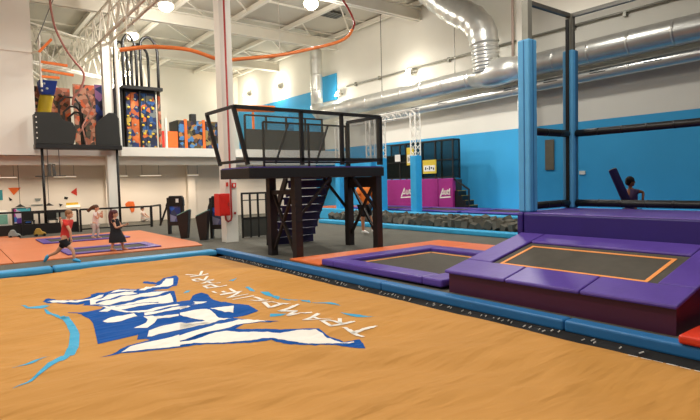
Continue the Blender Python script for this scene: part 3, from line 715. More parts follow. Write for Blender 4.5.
# lattice truss gates with blue padded feet
def gate(x, ya, yb_, ztop, label):
    t = thing('truss_gate', (x, (ya + yb_) / 2, .44), label, 'truss gate', 'white truss gates')
    def lat(m, a, b, n, h=.13):
        a, b = Vector(a), Vector(b); d = (b - a).normalized()
        u = Vector((1, 0, 0)); v = d.cross(u).normalized()
        cs = [(u * sx + v * sy) * h for sx, sy in ((-1, -1), (1, -1), (1, 1), (-1, 1))]
        for c in cs: m.tube([a + c, b + c], .024, 6)
        for i in range(n):
            for q in range(4):
                c0, c1 = cs[q], cs[(q + 1) % 4]
                if i % 2: c0, c1 = c1, c0
                m.tube([a + (b - a) * i / n + c0, a + (b - a) * (i + 1) / n + c1], .013, 5)
    for y in (ya, yb_):
        m = MB(); lat(m, (x, y, .45), (x, y, ztop), 16); po = obj('truss_post', m, M['white_steel'], t, smooth=True)
        m = MB(); m.box(x - .165, x + .165, y - .165, y + .165, .45, 2.66); obj('foot_pad', m, M['truss_blue'], po, bev=.04, label='light blue foot pad')
    m = MB(); lat(m, (x, ya - .13, ztop), (x, yb_ + .13, ztop), 12); obj('truss_beam', m, M['white_steel'], t, smooth=True)
gate(14.62, 14.78, 16.8, 4.3, 'white lattice gate with blue padded feet in front of the magenta booth')
gate(14.62, 17.5, 19.75, 4.35, 'white lattice gate seen through the tower railing, left of the other gate')

# ------------------------------------------------------------------ magenta booth with black cage
_n0 = set(o.name for o in COL.objects)
B = thing('game_booth', (17.3, 17.1, .44), 'magenta padded booth with black cage on top against the blue wall', 'booth')
LG = [[(0, .2), (.3, .95), (.36, .4)], [(.14, .45), (.36, .45)], [(.46, .8), (.46, .42), (.6, .42), (.6, .8)], [(.7, .4), (.72, .82), (.84, .68), (.74, .58), (.84, .4)], [(.78, .6), (1.0, .95)], [(1.0, .95), (.98, .35)], [(-.05, .1), (1.05, .18)]]
def booth_panel(y0, y1, logo):
    s = MB(); s.box(17.0, 17.2, y0 + .01, y1 - .01, .442, 1.75); o = obj('wall_pad', s, M['magenta'], B, bev=.02)
    if logo:
        yc, zc, w_, h_ = logo; s = MB()
        for st in LG:
            for a, b in zip(st, st[1:]): 
                s.bar((16.992, yc - a[0] * w_, zc + a[1] * h_), (16.992, yc - b[0] * w_, zc + b[1] * h_), .016, .055)
        obj('emblem', s, M['print_white'], o, label='white jagged emblem')
booth_panel(17.3, 19.3, (18.05, .86, .75, .52)); booth_panel(15.75, 17.3, None); booth_panel(14.9, 15.74, (15.6, .88, .55, .46))
s = MB(); s.box(17.2, 17.6, 14.92, 19.28, .442, 1.7); obj('booth_floor', s, M['dark_grey'], B)
s = MB()
for y in (14.95, 15.95, 17.1, 18.2, 19.25):
    for x in (17.1, 17.5): s.bar((x, y, 1.75), (x, y, 3.4), .06)
for z in (1.8, 2.55, 3.4):
    for x in (17.1, 17.5): s.bar((x, 14.95, z), (x, 19.25, z), .05)
    s.bar((17.1, 14.95, z), (17.5, 14.95, z), .05)
cg = obj('cage', s, M['black_steel'], B)
s = MB(); s.add([(17.1, 14.95, 1.8), (17.1, 19.25, 1.8), (17.1, 19.25, 3.4), (17.1, 14.95, 3.4)], [(0, 1, 2, 3)]); s.add([(17.1, 14.95, 1.8), (17.5, 14.95, 1.8), (17.5, 14.95, 3.4), (17.1, 14.95, 3.4)], [(0, 1, 2, 3)])
s.add([(17.5, 14.95, 1.8), (17.5, 19.25, 1.8), (17.5, 19.25, 3.4), (17.5, 14.95, 3.4)], [(0, 1, 2, 3)])
obj('mesh_panel', s, M['mesh_dark'], cg)
s = MB(); s.box(17.12, 17.16, 17.12, 19.2, 1.82, 2.9); obj('back_panel', s, M['black'], B)
def poster(y0, y1, z0, z1, label, m='yellow'):
    s = MB(); s.box(17.03, 17.06, y0, y1, z0, z1); o = obj('poster', s, M[m], label=label, cat='poster')
    if m == 'yellow':
        s = MB(); yy = (y1 - y0)
        s.box(17.024, 17.03, y0 + yy * .08, y1 - yy * .08, z0 + .1, z0 + (z1 - z0) * .6); q = obj('print_area', s, M['paper'], o)
        s = MB()
        for i in range(5): s.box(17.02, 17.024, y0 + yy * (.14 + .15 * i), y0 + yy * (.22 + .15 * i), z0 + .16 + .04 * (i % 2), z0 + (z1 - z0) * (.42 + .06 * (i % 3)))
        obj('print_figures', s, M['art_black'], o)
poster(15.98, 16.78, 1.98, 2.58, 'yellow poster with white field on the black cage right of the gate post')
poster(17.35, 17.8, 2.4, 3.2, 'yellow poster higher on the cage, partly behind the gate post')
poster(18.25, 18.6, 2.6, 2.92, 'white notice on the dark cage between the two gate posts', 'paper')
W_ = thing('steps', (17.6, 14.4, .44), 'short black steps with yellow edges beside the magenta booth', 'steps')
for i in range(4):
    y = 14.88 - i * .2; z = 1.22 - i * .2
    s = MB(); s.box(17.1, 17.6, y - .2, y, .443, z); st_ = obj('step', s, M['black'], W_)
    s = MB(); s.box(17.08, 17.6, y - .215, y - .17, z - .012, z + .008); obj('nosing', s, M['nosing'], st_, label='yellow nosing')
s = MB(); s.bar((17.1, 14.9, 1.72), (17.1, 14.1, 1.26), .06); s.bar((17.1, 14.12, .443), (17.1, 14.12, 1.27), .05); obj('handrail', s, M['black_steel'], W_)
for o in list(COL.objects):
    if o.name not in _n0 and o.parent is None and not o.name.startswith('poster'): o.location.y += .12
s = MB(); s.box(18.44, 18.5, 11.25, 11.62, 1.96, 3.12); obj('notice_board', s, M['brown_board'], label='tall brown notice board on the blue wall behind the net', cat='board', bev=.01)
s = MB(); s.box(18.45, 18.5, 10.02, 10.24, 1.76, 1.89); obj('wall_sign', s, M['paper'], label='small white sign on the blue wall right of the farther blue post', cat='sign')
s = MB(); s.box(18.4, 18.47, 25.0, 26.55, 6.52, 8.02); obj('wall_panel', s, M['blue_wall'], label='square blue panel high on the white wall beside the vertical duct', cat='panel')

# ------------------------------------------------------------------ ducts
D = thing('air_duct', (17.6, 14, 5.3), 'large shiny air duct along the right wall with a fat bend up to the ceiling', 'duct')
s = MB(); s.ridged((17.6, -5, 6.05), (17.6, 25.3, 5.70), .41, 1.3, n=24); obj('main_run', s, M['galv'], D, smooth=True)
s = MB(); s.tube([(17.6, 25.25, 5.70), (17.6, 25.55, 5.74), (17.6, 25.78, 5.9), (17.6, 25.85, 6.2)], .41, 20); obj('elbow', s, M['galv'], D, smooth=True)
s = MB(); s.ridged((17.6, 25.85, 6.15), (17.6, 25.85, 10.19), .35, .9); obj('riser', s, M['galv'], D, smooth=True)
def crom(P, n):
    out = []
    for i in range(len(P) - 1):
        p0 = P[max(i - 1, 0)]; p1 = P[i]; p2 = P[i + 1]; p3 = P[min(i + 2, len(P) - 1)]
        for k in range(n):
            t_ = k / n
            out.append(.5 * ((2 * p1) + (p2 - p0) * t_ + (2 * p0 - 5 * p1 + 4 * p2 - p3) * t_ ** 2 + (3 * p1 - p0 - 3 * p2 + p3) * t_ ** 3))
    out.append(P[-1]); return out
pth = [Vector(p) for p in ((17.0, 16.6, 10.19), (17.1, 16.0, 9.6), (17.2, 15.3, 8.95), (17.25, 14.7, 8.5), (17.3, 14.1, 8.1), (17.35, 13.72, 7.6), (17.4, 13.62, 7.05))]
cp = crom(pth, 6); s = MB(); s.tube(cp, [.60 if i % 4 == 0 else .575 for i in range(len(cp))], 24); obj('bend', s, M['galv'], D, smooth=True)
s = MB(); s.ridged((17.4, 13.62, 7.05), (17.5, 13.6, 5.95), .53, .14, .03, .03, 24); obj('ribbed_collar', s, M['galv'], D, smooth=True)
s = MB(); s.tube([(17.58, 14.3, 5.83), (17.58, 13.4, 5.86), (17.58, 12.9, 5.87), (17.58, 12.0, 5.86)], [.42, .55, .55, .42], 24); obj('saddle', s, M['galv'], D, smooth=True)
D2 = thing('air_duct', (17.95, 8, 4.6), 'thinner air duct with grilles below the large one on the right wall', 'duct')
s = MB(); s.ridged((17.95, -5, 5.42), (17.95, 22.5, 4.95), .21, 2.2); obj('duct_run', s, M['galv'], D2, smooth=True)
for i in range(11):
    y = 2.2 + i * 1.75; s = MB(); s.rbox((17.77, y, 5.42 - .0171 * (y + 5) + .06), (.03, .55, .13), ry=.35); obj('vent_grille', s, M['black'], D2)
s = MB(); s.tube([(18.4, -4, 7.2), (18.4, 24, 7.1)], .045, 8)
cd = obj('wall_conduit', s, M['steel'], label='thin grey conduit line on brackets along the white wall above the ducts', cat='conduit', smooth=True)
for y in (3.5, 6, 8.6, 10.4, 12.6, 14.6, 16.4, 19, 21.2, 23.2):
    s = MB(); s.box(18.36, 18.5, y - .05, y + .05, 7.0, 7.2); obj('bracket', s, M['steel'], cd)
for (y, z0, lab) in ((19.9, 6.0, 'thin hanging wire from the ceiling to the duct left of the wall lamp'), (15.2, 5.95, 'thin hanging wire from the ceiling to the duct left of the fat bend')):
    s = MB(); s.tube([(17.45, y, z0), (17.45, y, 10.2)], .018, 6); obj('hanging_wire', s, M['galv_dark'], label=lab, cat='wire', group='wires holding the duct')
s = MB(); s.tube([(18.05, 12.75, 6.4), (18.05, 12.75, 10.19)], .05, 8); obj('fire_pipe', s, M['pale_pipe'], label='thin pale reddish pipe up the white wall beside the nearer blue post', cat='pipe', smooth=True)

# ------------------------------------------------------------------ lamps
def high_bay(x, y, label, z=9.3, power=1750):
    t = thing('high_bay_lamp', (x, y, z), label, 'lamp', 'high bay lamps under the roof')
    s = MB(); s.lathe((x, y, z), [(.27, 0), (.29, .02), (.24, .16), (.12, .28), (.1, .45), (.02, .47)], 20); o = obj('lamp_housing', s, M['white_steel'], t, smooth=True)
    s = MB(); s.lathe((x, y, z), [(.001, -.3), (.16, -.27), (.29, -.16), (.31, -.03), (.26, .01)], 20); obj('lens', s, M['lamp_glow'], t, smooth=True)
    s = MB(); s.tube([(x, y, z + .46), (x, y, 10.19)], .02, 6); obj('stem', s, M['galv_dark'], t)
    L = bpy.data.lights.new('lamp_light', 'SPOT'); L.energy = power * 1.35; L.spot_size = 2.96; L.spot_blend = .35; L.shadow_soft_size = .35; L.color = (1, .96, .9)
    lo_ = bpy.data.objects.new('lamp_light', L); COL.objects.link(lo_); lo_.parent = t; lo_.location = (0, 0, -.42)
    L2 = bpy.data.lights.new('lens_glow', 'POINT'); L2.energy = power * .3; L2.shadow_soft_size = .3; L2.color = L.color
    lg = bpy.data.objects.new('lens_glow', L2); COL.objects.link(lg); lg.parent = t; lg.location = (0, 0, -.45)
for (x, y, lab, pw) in ((7.78, 22.4, 'bright round lamp at the top left of the ceiling, nearest the long orange rail', 1600), (7.84, 27.6, 'bright round lamp above the climbing tower, left of the long orange rail end', 1100),
                    (9.96, 36.8, 'bright round lamp lowest and farthest, behind the black hoops', 650), (12.69, 18.87, 'bright round lamp at the top centre of the photo near the ceiling beam', 1500)):
    high_bay(x, y, lab, power=pw)
# the same lamps carry on over the rest of the hall
for x, y, pw in ((0.5, 1, 700), (0.5, 8, 800), (6.5, 1.5, 700), (5.5, 9.5, 900), (13.2, 1, 350), (13.2, 10, 1350), (0.5, 17, 900), (-6, 6, 800), (-6, 14, 900)):
    high_bay(x, y, 'round high bay lamp hanging over the hall outside the photo', power=pw)
def flood(x, y, z, label, power):
    t = thing('wall_floodlight', (x, y, z), label, 'lamp', 'floodlights on the right wall')
    s = MB(); s.rbox((x, y, z), (.16, .36, .26), ry=.5); obj('housing', s, M['white_steel'], t, bev=.02)
    s = MB(); s.rbox((x - .085, y, z - .048), (.03, .32, .22), ry=.5); obj('lens', s, M['flood_glow'], t)
    s = MB(); s.bar((x, y, z), (18.5, y, z), .05); obj('bracket', s, M['steel'], t)
    L = bpy.data.lights.new('flood_light', 'POINT'); L.energy = power; L.shadow_soft_size = .15; L.color = (1, .93, .8)
    o = bpy.data.objects.new('flood_light', L); COL.objects.link(o); o.parent = t; o.location = (-.35, 0, -.1)
flood(18.15, 18.7, 6.95, 'glaring floodlight on the wall above the large duct, middle of the photo', 110)
flood(18.15, 24.5, 6.75, 'glaring floodlight beside the square blue wall panel', 110)
flood(18.15, 31.4, 8.2, 'glaring floodlight far back on the wall, right of its neighbour', 300)
flood(18.15, 36.0, 8.4, 'farthest glaring floodlight beside the large white pillar', 280)
for i, (x, y, wd) in enumerate(((1.9, 26.2, 1.2), (4.3, 26.2, .9), (6.6, 26.2, .7), (8.0, 26.2, 1.0), (10.1, 26.2, .6), (13, 26.2, 1.2), (16, 26.2, 1.2))):
    t = thing('strip_light', (x, y, 2.24), ['slim strip light under the mezzanine at the far left', 'slim strip light under the mezzanine left of the left pillar', 'slim strip light under the mezzanine just right of the black post',
              'slim strip light under the mezzanine above the long railing', 'slim strip light under the mezzanine beside the large pillar', 'slim strip light under the mezzanine hidden by the tower, nearer', 'slim strip light under the mezzanine hidden by the tower, farther'][i], 'lamp', 'strip lights under the mezzanine')
    s = MB(); s.box(x - wd / 2, x + wd / 2, y - .06, y + .06, 2.26, 2.31); obj('housing', s, M['white_steel'], t)
    s = MB(); s.box(x - wd / 2 + .02, x + wd / 2 - .02, y - .05, y + .05, 2.235, 2.26); obj('tube', s, M['strip_glow'], t)
    for q in (-.4, .4):
        s = MB(); s.bar((x + wd * q, y, 2.3), (x + wd * q, y, 3.06), .012); obj('suspension', s, M['galv_dark'], t)
    L = bpy.data.lights.new('strip_area', 'AREA'); L.shape = 'RECTANGLE'; L.size = wd; L.size_y = .12; L.energy = 52; L.color = (1, .84, .66)
    o = bpy.data.objects.new('strip_area', L); COL.objects.link(o); o.parent = t; o.location = (0, 0, -.03)
s = MB(); s.box(15.3, 16.45, 21.4, 22.2, 10.06, 10.12); g = obj('ceiling_grille', s, M['galv_dark'], label='dark grille in the ceiling right of the top centre lamp', cat='grille')
s = MB()
for i in range(5): s.box(15.35 + i * .22, 15.45 + i * .22, 21.42, 22.18, 10.05, 10.06)
obj('slats', s, M['black'], g)

# ------------------------------------------------------------------ zip rail and cables
zp = [Vector(p) for p in ((4.19, 16, 5.606), (4.8, 16, 5.76), (5.33, 16, 5.84), (6.24, 16, 5.871), (7.11, 16, 5.702), (7.5, 16, 5.72), (7.91, 16, 5.798), (9.42, 16, 6.114), (10.66, 16, 6.479), (11.77, 16, 6.844), (12.35, 16, 7.15), (12.6, 16, 7.45))]
Z = thing('zip_rail', (8.5, 16, 5.5), 'long curved orange gliding rail under the ceiling crossing behind the white pillar', 'rail')
s = MB(); s.tube(crom(zp, 4), .058, 10); obj('rail_tube', s, M['orange_rail'], Z, smooth=True)
s = MB(); s.tube([(12.6, 16, 7.42), (12.72, 16, 7.7), (12.6, 16, 7.98), (12.4, 16, 8.25), (12.0, 16, 8.7), (11.6, 16, 9.4), (11.5, 16, 10.2)], .04, 8); obj('rail_end', s, M['red_pipe'], Z, smooth=True, label='reddish hose end')
for (x, z) in ((4.4, 5.68), (9.42, 6.16), (12.6, 7.5)):
    s = MB(); s.tube([(x, 16, z), (x, 16, 10.2)], .012, 6); obj('hanger', s, M['purlin'], Z)
Z = thing('zip_rail', (3.5, 23, 6), 'short orange rail pieces beside the white wall at the far left', 'rail')
for (a, b) in (((3.15, 23.2, 6.9), (3.6, 23.2, 7.45)), ((3.2, 23.2, 6.55), (4.1, 23.2, 6.5)), ((3.2, 23.2, 6.25), (4.3, 23.2, 6.15)), ((3.2, 23.2, 6.0), (3.8, 23.2, 6.0))):
    s = MB(); s.bar(a, b, .09); obj('rail_piece', s, M['orange_rail'], Z)
s = MB(); s.tube([(3.18, 23.2, 5.6), (3.18, 23.2, 7.6)], .04, 8); s.tube([(3.18, 23.2, 7.0), (3.0, 23.98, 7.0)], .03, 8); obj('rail_support', s, M['purlin'], Z)
cb_ = [Vector(p) for p in ((3.5, 22.5, 10.2), (3.512, 22.5, 8.709), (3.551, 22.5, 8.17), (3.657, 22.5, 7.638), (3.927, 22.5, 7.011), (4.244, 22.5, 6.527), (4.473, 22.5, 6.251), (4.53, 22.5, 5.953), (4.37, 22.5, 5.482), (4.146, 22.5, 5.199), (4.1, 22.6, 4.9))]
pts = crom(cb_, 5); s = MB()
for i in range(len(pts) - 1): pass
s.tube(pts, .04, 8)
obj('hose', s, [M['hose_tone'], M['hose_tone']], label='thin reddish hose hanging in a curve from the ceiling at left', cat='hose', smooth=True)
s = MB(); s.tube([(3.05, 23.0, 7.2), (4.2, 23.4, 10.19)], .02, 6); obj('brace_cable', s, M['galv_dark'], label='thin dark cable rising diagonally from the white wall at upper left', cat='cable')

# ------------------------------------------------------------------ black lookout platform at the mezzanine edge
def kx(pts): return [(p[0] * 1.0495, 1.7 + (p[1] - 1.7) * 1.0495) for p in pts]
Lk = thing('lookout_platform', (4.46, 23.6, 0), 'black lookout platform on two thin posts in front of the mezzanine at left', 'platform')
s = MB(); s.prism(kx([(2.74, 3.2), (5.73, 3.2), (5.73, 3.38), (2.74, 3.38)]), 'y', 23.3, 23.88); obj('platform_floor', s, M['black'], Lk, bev=.02)
s = MB(); s.prism(kx([(2.76, 3.38), (4.0, 3.38), (4.07, 3.6), (4.12, 3.95), (4.0, 4.2), (3.68, 4.27), (3.52, 4.55), (2.78, 4.52)]), 'y', 23.3, 23.37); sp1 = obj('side_panel', s, M['black_panel'], Lk, bev=.01)
s = MB(); s.prism(kx([(4.77, 3.38), (5.68, 3.38), (5.62, 4.5), (5.5, 4.64), (5.3, 4.64), (5.1, 4.48), (4.9, 4.3), (4.78, 4.1)]), 'y', 23.3, 23.37); obj('side_panel', s, M['black_panel'], Lk, bev=.01)
s = MB(); s.box(2.9, 2.96, 23.38, 23.86, 3.47, 4.6); obj('side_panel', s, M['black_panel'], Lk)
s = MB(); s.box(5.88, 5.95, 23.38, 23.86, 3.47, 4.6); obj('side_panel', s, M['black_panel'], Lk)
for i in range(5):
    s = MB(); s.box(2.93, 2.97, 23.28, 23.3, 3.65 + i * .2, 3.70 + i * .2); obj('reflector', s, M['paper'], sp1)
for x in (3.1, 5.83):
    s = MB(); s.tube([(x, 23.42, 0), (x, 23.42, 3.28)], .05, 10); obj('post', s, M['black'], Lk, smooth=True)
s = MB(); s.box(2.85, 3.9, 23.5, 23.7, 2.2, 2.24)
for x in (3.35, 3.5): s.bar((x, 23.6, 2.2), (x, 23.6, 2.7), .1)
for x in (3.3, 3.7): s.bar((x, 23.6, 2.2), (x, 23.6, 3.28), .03)
obj('cable_tray', s, M['galv_dark'], Lk)

# soft play on the mezzanine
zM = 3.452
s = MB(); s.box(4.75, 5.62, 25.9, 26.0, zM, 6.3); obj('mural_panel', s, M['playart'], label='orange and brown painted panel on the mezzanine behind the lookout platform', cat='panel')
s = MB(); s.box(5.63, 6.05, 25.9, 26.0, zM, 6.35); obj('mural_panel', s, M['playblue'], label='dark blue painted panel on the mezzanine left of the white pillar', cat='panel')
s = MB(); s.box(3.1, 4.74, 26.6, 26.7, zM, 6.2); obj('mural_panel', s, M['playart'], label='pale orange panel on the mezzanine behind the yellow slide', cat='panel')
sl = thing('tube_slide', (3.65, 26, zM), 'yellow play slide with dark blue bucket top on the mezzanine at far left', 'slide')
s = MB(); s.tube(crom([Vector(p) for p in ((3.75, 26.0, 5.75), (3.65, 26.0, 5.3), (3.6, 26.0, 4.7), (3.75, 26, 4.0), (3.95, 26, zM + .02))], 4), .26, 14); obj('slide_tube', s, M['slide_yellow'], sl, smooth=True)
s = MB(); s.hexa([(3.5, 25.6, 5.72), (3.98, 25.6, 5.72), (3.98, 26.2, 5.72), (3.5, 26.2, 5.72), (3.42, 25.5, 6.3), (4.1, 25.5, 6.3), (4.1, 26.3, 6.3), (3.42, 26.3, 6.3)]); bk = obj('bucket', s, M['bucket_blue'], sl, bev=.03)
s = MB()
for (x, z) in ((3.6, 6.15), (3.7, 5.95), (3.5, 5.85)): s.ball((x, 25.53, z), (.05, .03, .05), 8, 6)
obj('bucket_dots', s, M['paper'], bk, smooth=True)
fr = thing('climbing_arches', (4.4, 24.8, zM), 'black bent tube climbing frame like spider legs on the mezzanine at left', 'play equipment')
for (x0, x1, z1, y) in ((3.95, 4.75, 5.5, 24.6), (4.15, 4.85, 5.15, 24.8), (4.35, 4.95, 4.95, 25.0)):
    s = MB(); s.tube([(x0, y, zM), (x0, y, z1 - .25), (x0 + .25, y, z1), (x1 - .2, y, z1), (x1, y, z1 - .3), (x1, y, zM)], .045, 8); obj('bent_tube', s, M['brown_steel'], fr, smooth=True)
s = MB(); s.tube([(4.9, 24.4, zM), (4.75, 24.4, 4.3), (5.05, 24.4, 4.9), (5.2, 24.4, 5.2), (5.0, 24.4, 5.7)], .03, 8); s.tube([(4.6, 24.5, 4.0), (5.0, 24.5, 4.5), (5.35, 24.5, 4.9)], .04, 8); obj('red_tube', s, M['tube_pink'], fr, smooth=True)
tw = thing('climbing_tower', (7.2, 25.2, zM), 'climbing tower with black top and orange and blue printed panels right of the white pillar', 'climbing tower')
s = MB(); s.box(6.62, 7.98, 24.9, 26.2, zM, 6.2); obj('tower_core', s, M['black'], tw)
for (a, b, m_) in ((6.66, 6.84, 'climb_blue'), (6.86, 7.2, 'climb_orange'), (7.26, 7.5, 'climb_blue'), (7.52, 7.95, 'climb_blue')):
    s = MB(); s.box(a, b, 24.84, 24.898, zM + .05, 5.95); pp = obj('printed_panel', s, M[m_], tw)
    s = MB()
    for i in range(6):
        rx_ = a + .05 + ((i * 37) % 10) / 10 * (b - a - .12); rz_ = zM + .3 + i * .38
        s.ball((rx_, 24.82, rz_), (.06, .04, .05), 7, 5)
    obj('climbing_holds', s, M['slide_yellow' if m_ == 'climb_blue' else 'art_grey'], pp)
s = MB(); s.box(6.5, 8.2, 24.5, 26.3, 6.05, 6.2); s.box(6.2, 6.55, 24.9, 26, zM, 6.1); s.bar((7.24, 24.8, zM), (7.24, 24.8, 6.1), .07); obj('tower_top', s, M['black'], tw)
s = MB(); s.bar((8.12, 24.9, zM), (8.12, 24.9, 6.05), .12); obj('tower_post', s, M['playart'], tw)
for (x0, x1) in ((6.55, 7.1), (7.3, 8.05)):
    for y in (24.6, 26.0):
        s = MB(); s.tube(crom([Vector(p) for p in ((x0, y, 6.2), (x0, y, 7.9), (x0 + .12, y, 8.3), ((x0 + x1) / 2, y, 8.42), (x1 - .12, y, 8.2), (x1, y, 7.8), (x1, y, 6.2))], 3), .065, 8); obj('hoop', s, M['black'], tw, smooth=True)
cgp = thing('play_cage', (9.9, 25.2, zM), 'low play cage with jungle printed panels and orange posts on the mezzanine edge', 'play cage')
s = MB(); s.box(9.0, 11.6, 25.05, 26.2, zM, 4.85); obj('cage_core', s, M['black'], cgp)
for (a, b) in ((9.04, 9.3), (9.45, 10.2), (10.35, 11.5)):
    s = MB(); s.box(a, b, 24.98, 25.048, zM + .04, 4.82); obj('printed_panel', s, M['jungle'], cgp)
for x in (9.37, 10.27):
    s = MB(); s.box(x - .06, x + .06, 24.95, 25.048, zM, 4.9); obj('orange_post', s, M['art_orange'], cgp)
s = MB(); s.box(9.75, 10.0, 25.2, 25.5, 4.85, 5.2); obj('top_box', s, M['black'], cgp)
s = MB(); s.box(8.5, 8.98, 25.0, 25.1, zM, 4.3); obj('barrier_panel', s, M['art_orange'], label='orange barrier panel on the mezzanine between climbing tower and play cage', cat='panel')
s = MB(); s.box(8.22, 8.34, 24.95, 25.1, zM, 4.3); obj('barrier_panel', s, M['art_red'], label='narrow red barrier panel beside the climbing tower', cat='panel')
s = MB(); s.box(8.38, 8.46, 24.9, 25.0, zM, 4.9); obj('white_post', s, M['paper'], label='short white post with black marks between the red and orange barriers', cat='post')
mf = thing('mezzanine_fence', (15, 24.4, zM), 'dark fence on the mezzanine edge seen through the tower railing', 'fence')
s = MB(); s.box(12.2, 17.0, 24.3, 24.36, zM, 4.5); obj('fence_panel', s, M['dark_grey'], mf)
s = MB()
for x in (12.2, 13.4, 14.6, 15.8, 16.9): s.bar((x, 24.4, zM), (x, 24.4, 5.2), .09)
s.bar((12.2, 24.4, 5.2), (16.95, 24.4, 5.2), .08); obj('fence_posts', s, M['black_steel'], mf)
s = MB(); s.box(15.2, 15.6, 25.2, 25.6, zM, 5.5); obj('padded_column', s, M['truss_blue'], label='light blue padded column on the mezzanine behind the tower railing', cat='column', bev=.04)
s = MB(); s.tube([(12.4, 26, 5.75), (14.8, 26, 5.85)], .18, 14); s.bar((13.5, 26, zM), (13.5, 26, 5.6), .1); obj('play_roller', s, M['orange_rail'], label='orange roller on the mezzanine behind the tower railing', cat='roller')

# ------------------------------------------------------------------ ground floor at left: railing, furniture, wall art
def rail_run(xs, label, y=23.05, panel=False):
    R_ = thing('railing', (xs[0], y, 0), label, 'railing', 'black railings behind the orange area')
    s = MB(); s.bar((xs[0], y, .88), (xs[-1], y, .88), .07); obj('top_rail', s, M['black'], R_)
    for x in xs:
        s = MB(); s.bar((x, y, 0), (x, y, .88), .07); obj('post', s, M['black'], R_)
    if panel:
        s = MB(); s.box(xs[0], xs[-1], y + .02, y + .06, .02, .42); obj('kick_panel', s, M['black'], R_)
    else:
        s = MB(); s.bar((xs[0], y, .1), (xs[-1], y, .1), .05); obj('bottom_rail', s, M['black'], R_)
rail_run([-3.2, -1.3, .55, 2.3, 4.15], 'black railing with dark lower panel at the far left behind the orange area', panel=True)
rail_run([4.25, 5.4, 6.98], 'black railing behind the girls, ending left of the game stand')
s = MB(); s.bar((7.05, 23.2, 0), (7.05, 23.2, .88), .07); s.bar((7.05, 23.2, .88), (7.75, 24.2, .88), .07); s.bar((7.75, 24.2, 0), (7.75, 24.2, .88), .07)
obj('railing', s, M['black'], label='short black railing end angled back beside the game stand', cat='railing')
def decal(pts, m, label, cat='wall art'):
    s = MB(); s.prism(pts, 'y', 27.46, 27.5); obj('wall_decal', s, M[m], label=label, cat=cat)
decal([(2.26, 1.82), (2.74, 1.82), (2.46, 1.5)], 'art_orange', 'orange triangle pointing down on the rear wall at left')
decal([(4.72, 1.55), (4.97, 1.75), (4.97, 1.38)], 'art_red', 'small red triangle on the rear wall behind the runner')
decal([(1.5, 1.74), (2.05, 1.74), (2.05, 1.3), (1.5, 1.3)], 'teal', 'teal square on the rear wall at the left edge')
decal([(2.27, 1.42), (2.4, 1.3), (2.3, 1.24)], 'art_black', 'small black mark below the orange triangle')
decal([(4.45, 1.36), (4.6, 1.32), (4.55, 1.22), (4.42, 1.25)], 'art_black', 'small black mark left of the red triangle')
decal([(4.2, 1.05), (4.35, 1.0), (4.25, .9)], 'art_black', 'small black mark above the grey blob on the rear wall')
decal([(4.5, 1.07), (5.0, 1.07), (5.0, .98), (4.5, .95)], 'art_yellow', 'yellow stripe on the rear wall behind the runner')
decal([(3.95, .66), (4.1, .78), (4.3, .74), (4.5, .58), (4.45, .32), (4.2, .4), (4.0, .45)], 'art_grey', 'grey blob shape low on the rear wall left of the runner')
decal([(3.1, 1.05), (3.55, 1.05), (3.55, 1.0), (3.1, 1.0)], 'art_grey', 'grey line of faint lettering on the rear wall beside the black post')
decal([(3.25, 1.32), (3.5, 1.32), (3.45, 1.2), (3.28, 1.2)], 'art_grey', 'small grey mark on the rear wall above the faint lettering')
decal([(7.1, .9), (7.25, 1.02), (7.5, 1.0), (7.55, .8), (7.5, .5), (7.38, .45), (7.3, .7), (7.12, .78)], 'art_orange', 'orange splash on the rear wall right of the black post')
decal([(9.6, .86), (9.95, .9), (10.0, .74), (9.7, .68)], 'art_black', 'black squiggle on the rear wall above the consoles')
s = MB(); s.box(4.5, 5.05, 27.38, 27.5, .86, .94); obj('wall_lamp', s, M['strip_glow'], label='white glowing bar on the rear wall behind the runner', cat='lamp')
a_ = thing('game_machine', (2.7, 26.6, 0), 'game machine with pink and blue lit front behind the left railing', 'machine')
s = MB(); s.box(2.3, 2.98, 26.5, 27.0, 0, .95); obj('machine_body', s, M['black'], a_, bev=.02)
s = MB(); s.box(2.34, 2.94, 26.46, 26.498, .3, .92); obj('machine_front', s, M['arcade'], a_)
a_ = thing('game_machine', (1.8, 26.6, 0), 'game machine with teal front at the left edge behind the railing', 'machine')
s = MB(); s.box(1.4, 2.15, 26.5, 27.0, 0, .85); obj('machine_body', s, M['paper'], a_, bev=.02)
s = MB(); s.box(1.45, 2.1, 26.46, 26.498, .3, .7); obj('machine_front', s, M['screen_teal'], a_)
def pendant(x, label):
    s = MB(); s.lathe((x, 26.9, .98), [(.2, 0), (.1, .06), (.02, .12)], 14); p = obj('pendant_lamp', s, M['art_black'], label=label, cat='lamp', group='small dark pendant lamps at left')
    q = MB(); q.tube([(x, 26.9, 1.08), (x, 26.9, 3.06)], .01, 5); obj('cord', q, M['art_black'], p)
pendant(2.62, 'small dark pendant lamp above the pink and blue machine'); pendant(3.72, 'small dark pendant lamp right of the black post')
def bench(x, m, label):
    t = thing('ride_on_toy', (x, 22.4, 0), label, 'toy', 'ride-on toys before the left railing')
    s = MB(); s.prism([(x - .2, .05), (x + .2, .05), (x + .17, .14), (x + .07, .17), (x + .01, .29), (x - .1, .29), (x - .17, .17)], 'y', 22.26, 22.5); b_ = obj('body', s, M[m], t, bev=.03)
    for dx in (-.13, .13):
        for dy in (22.24, 22.52):
            s = MB(); s.tube([(x + dx, dy - .02, .05), (x + dx, dy + .02, .05)], .05, 10); obj('wheel', s, M['black'], t)
bench(1.95, 'art_grey', 'small grey ride-on toy on the grey floor by the left railing'); bench(2.75, 'toy_yellow', 'small yellow ride-on toy on the grey floor by the left railing')
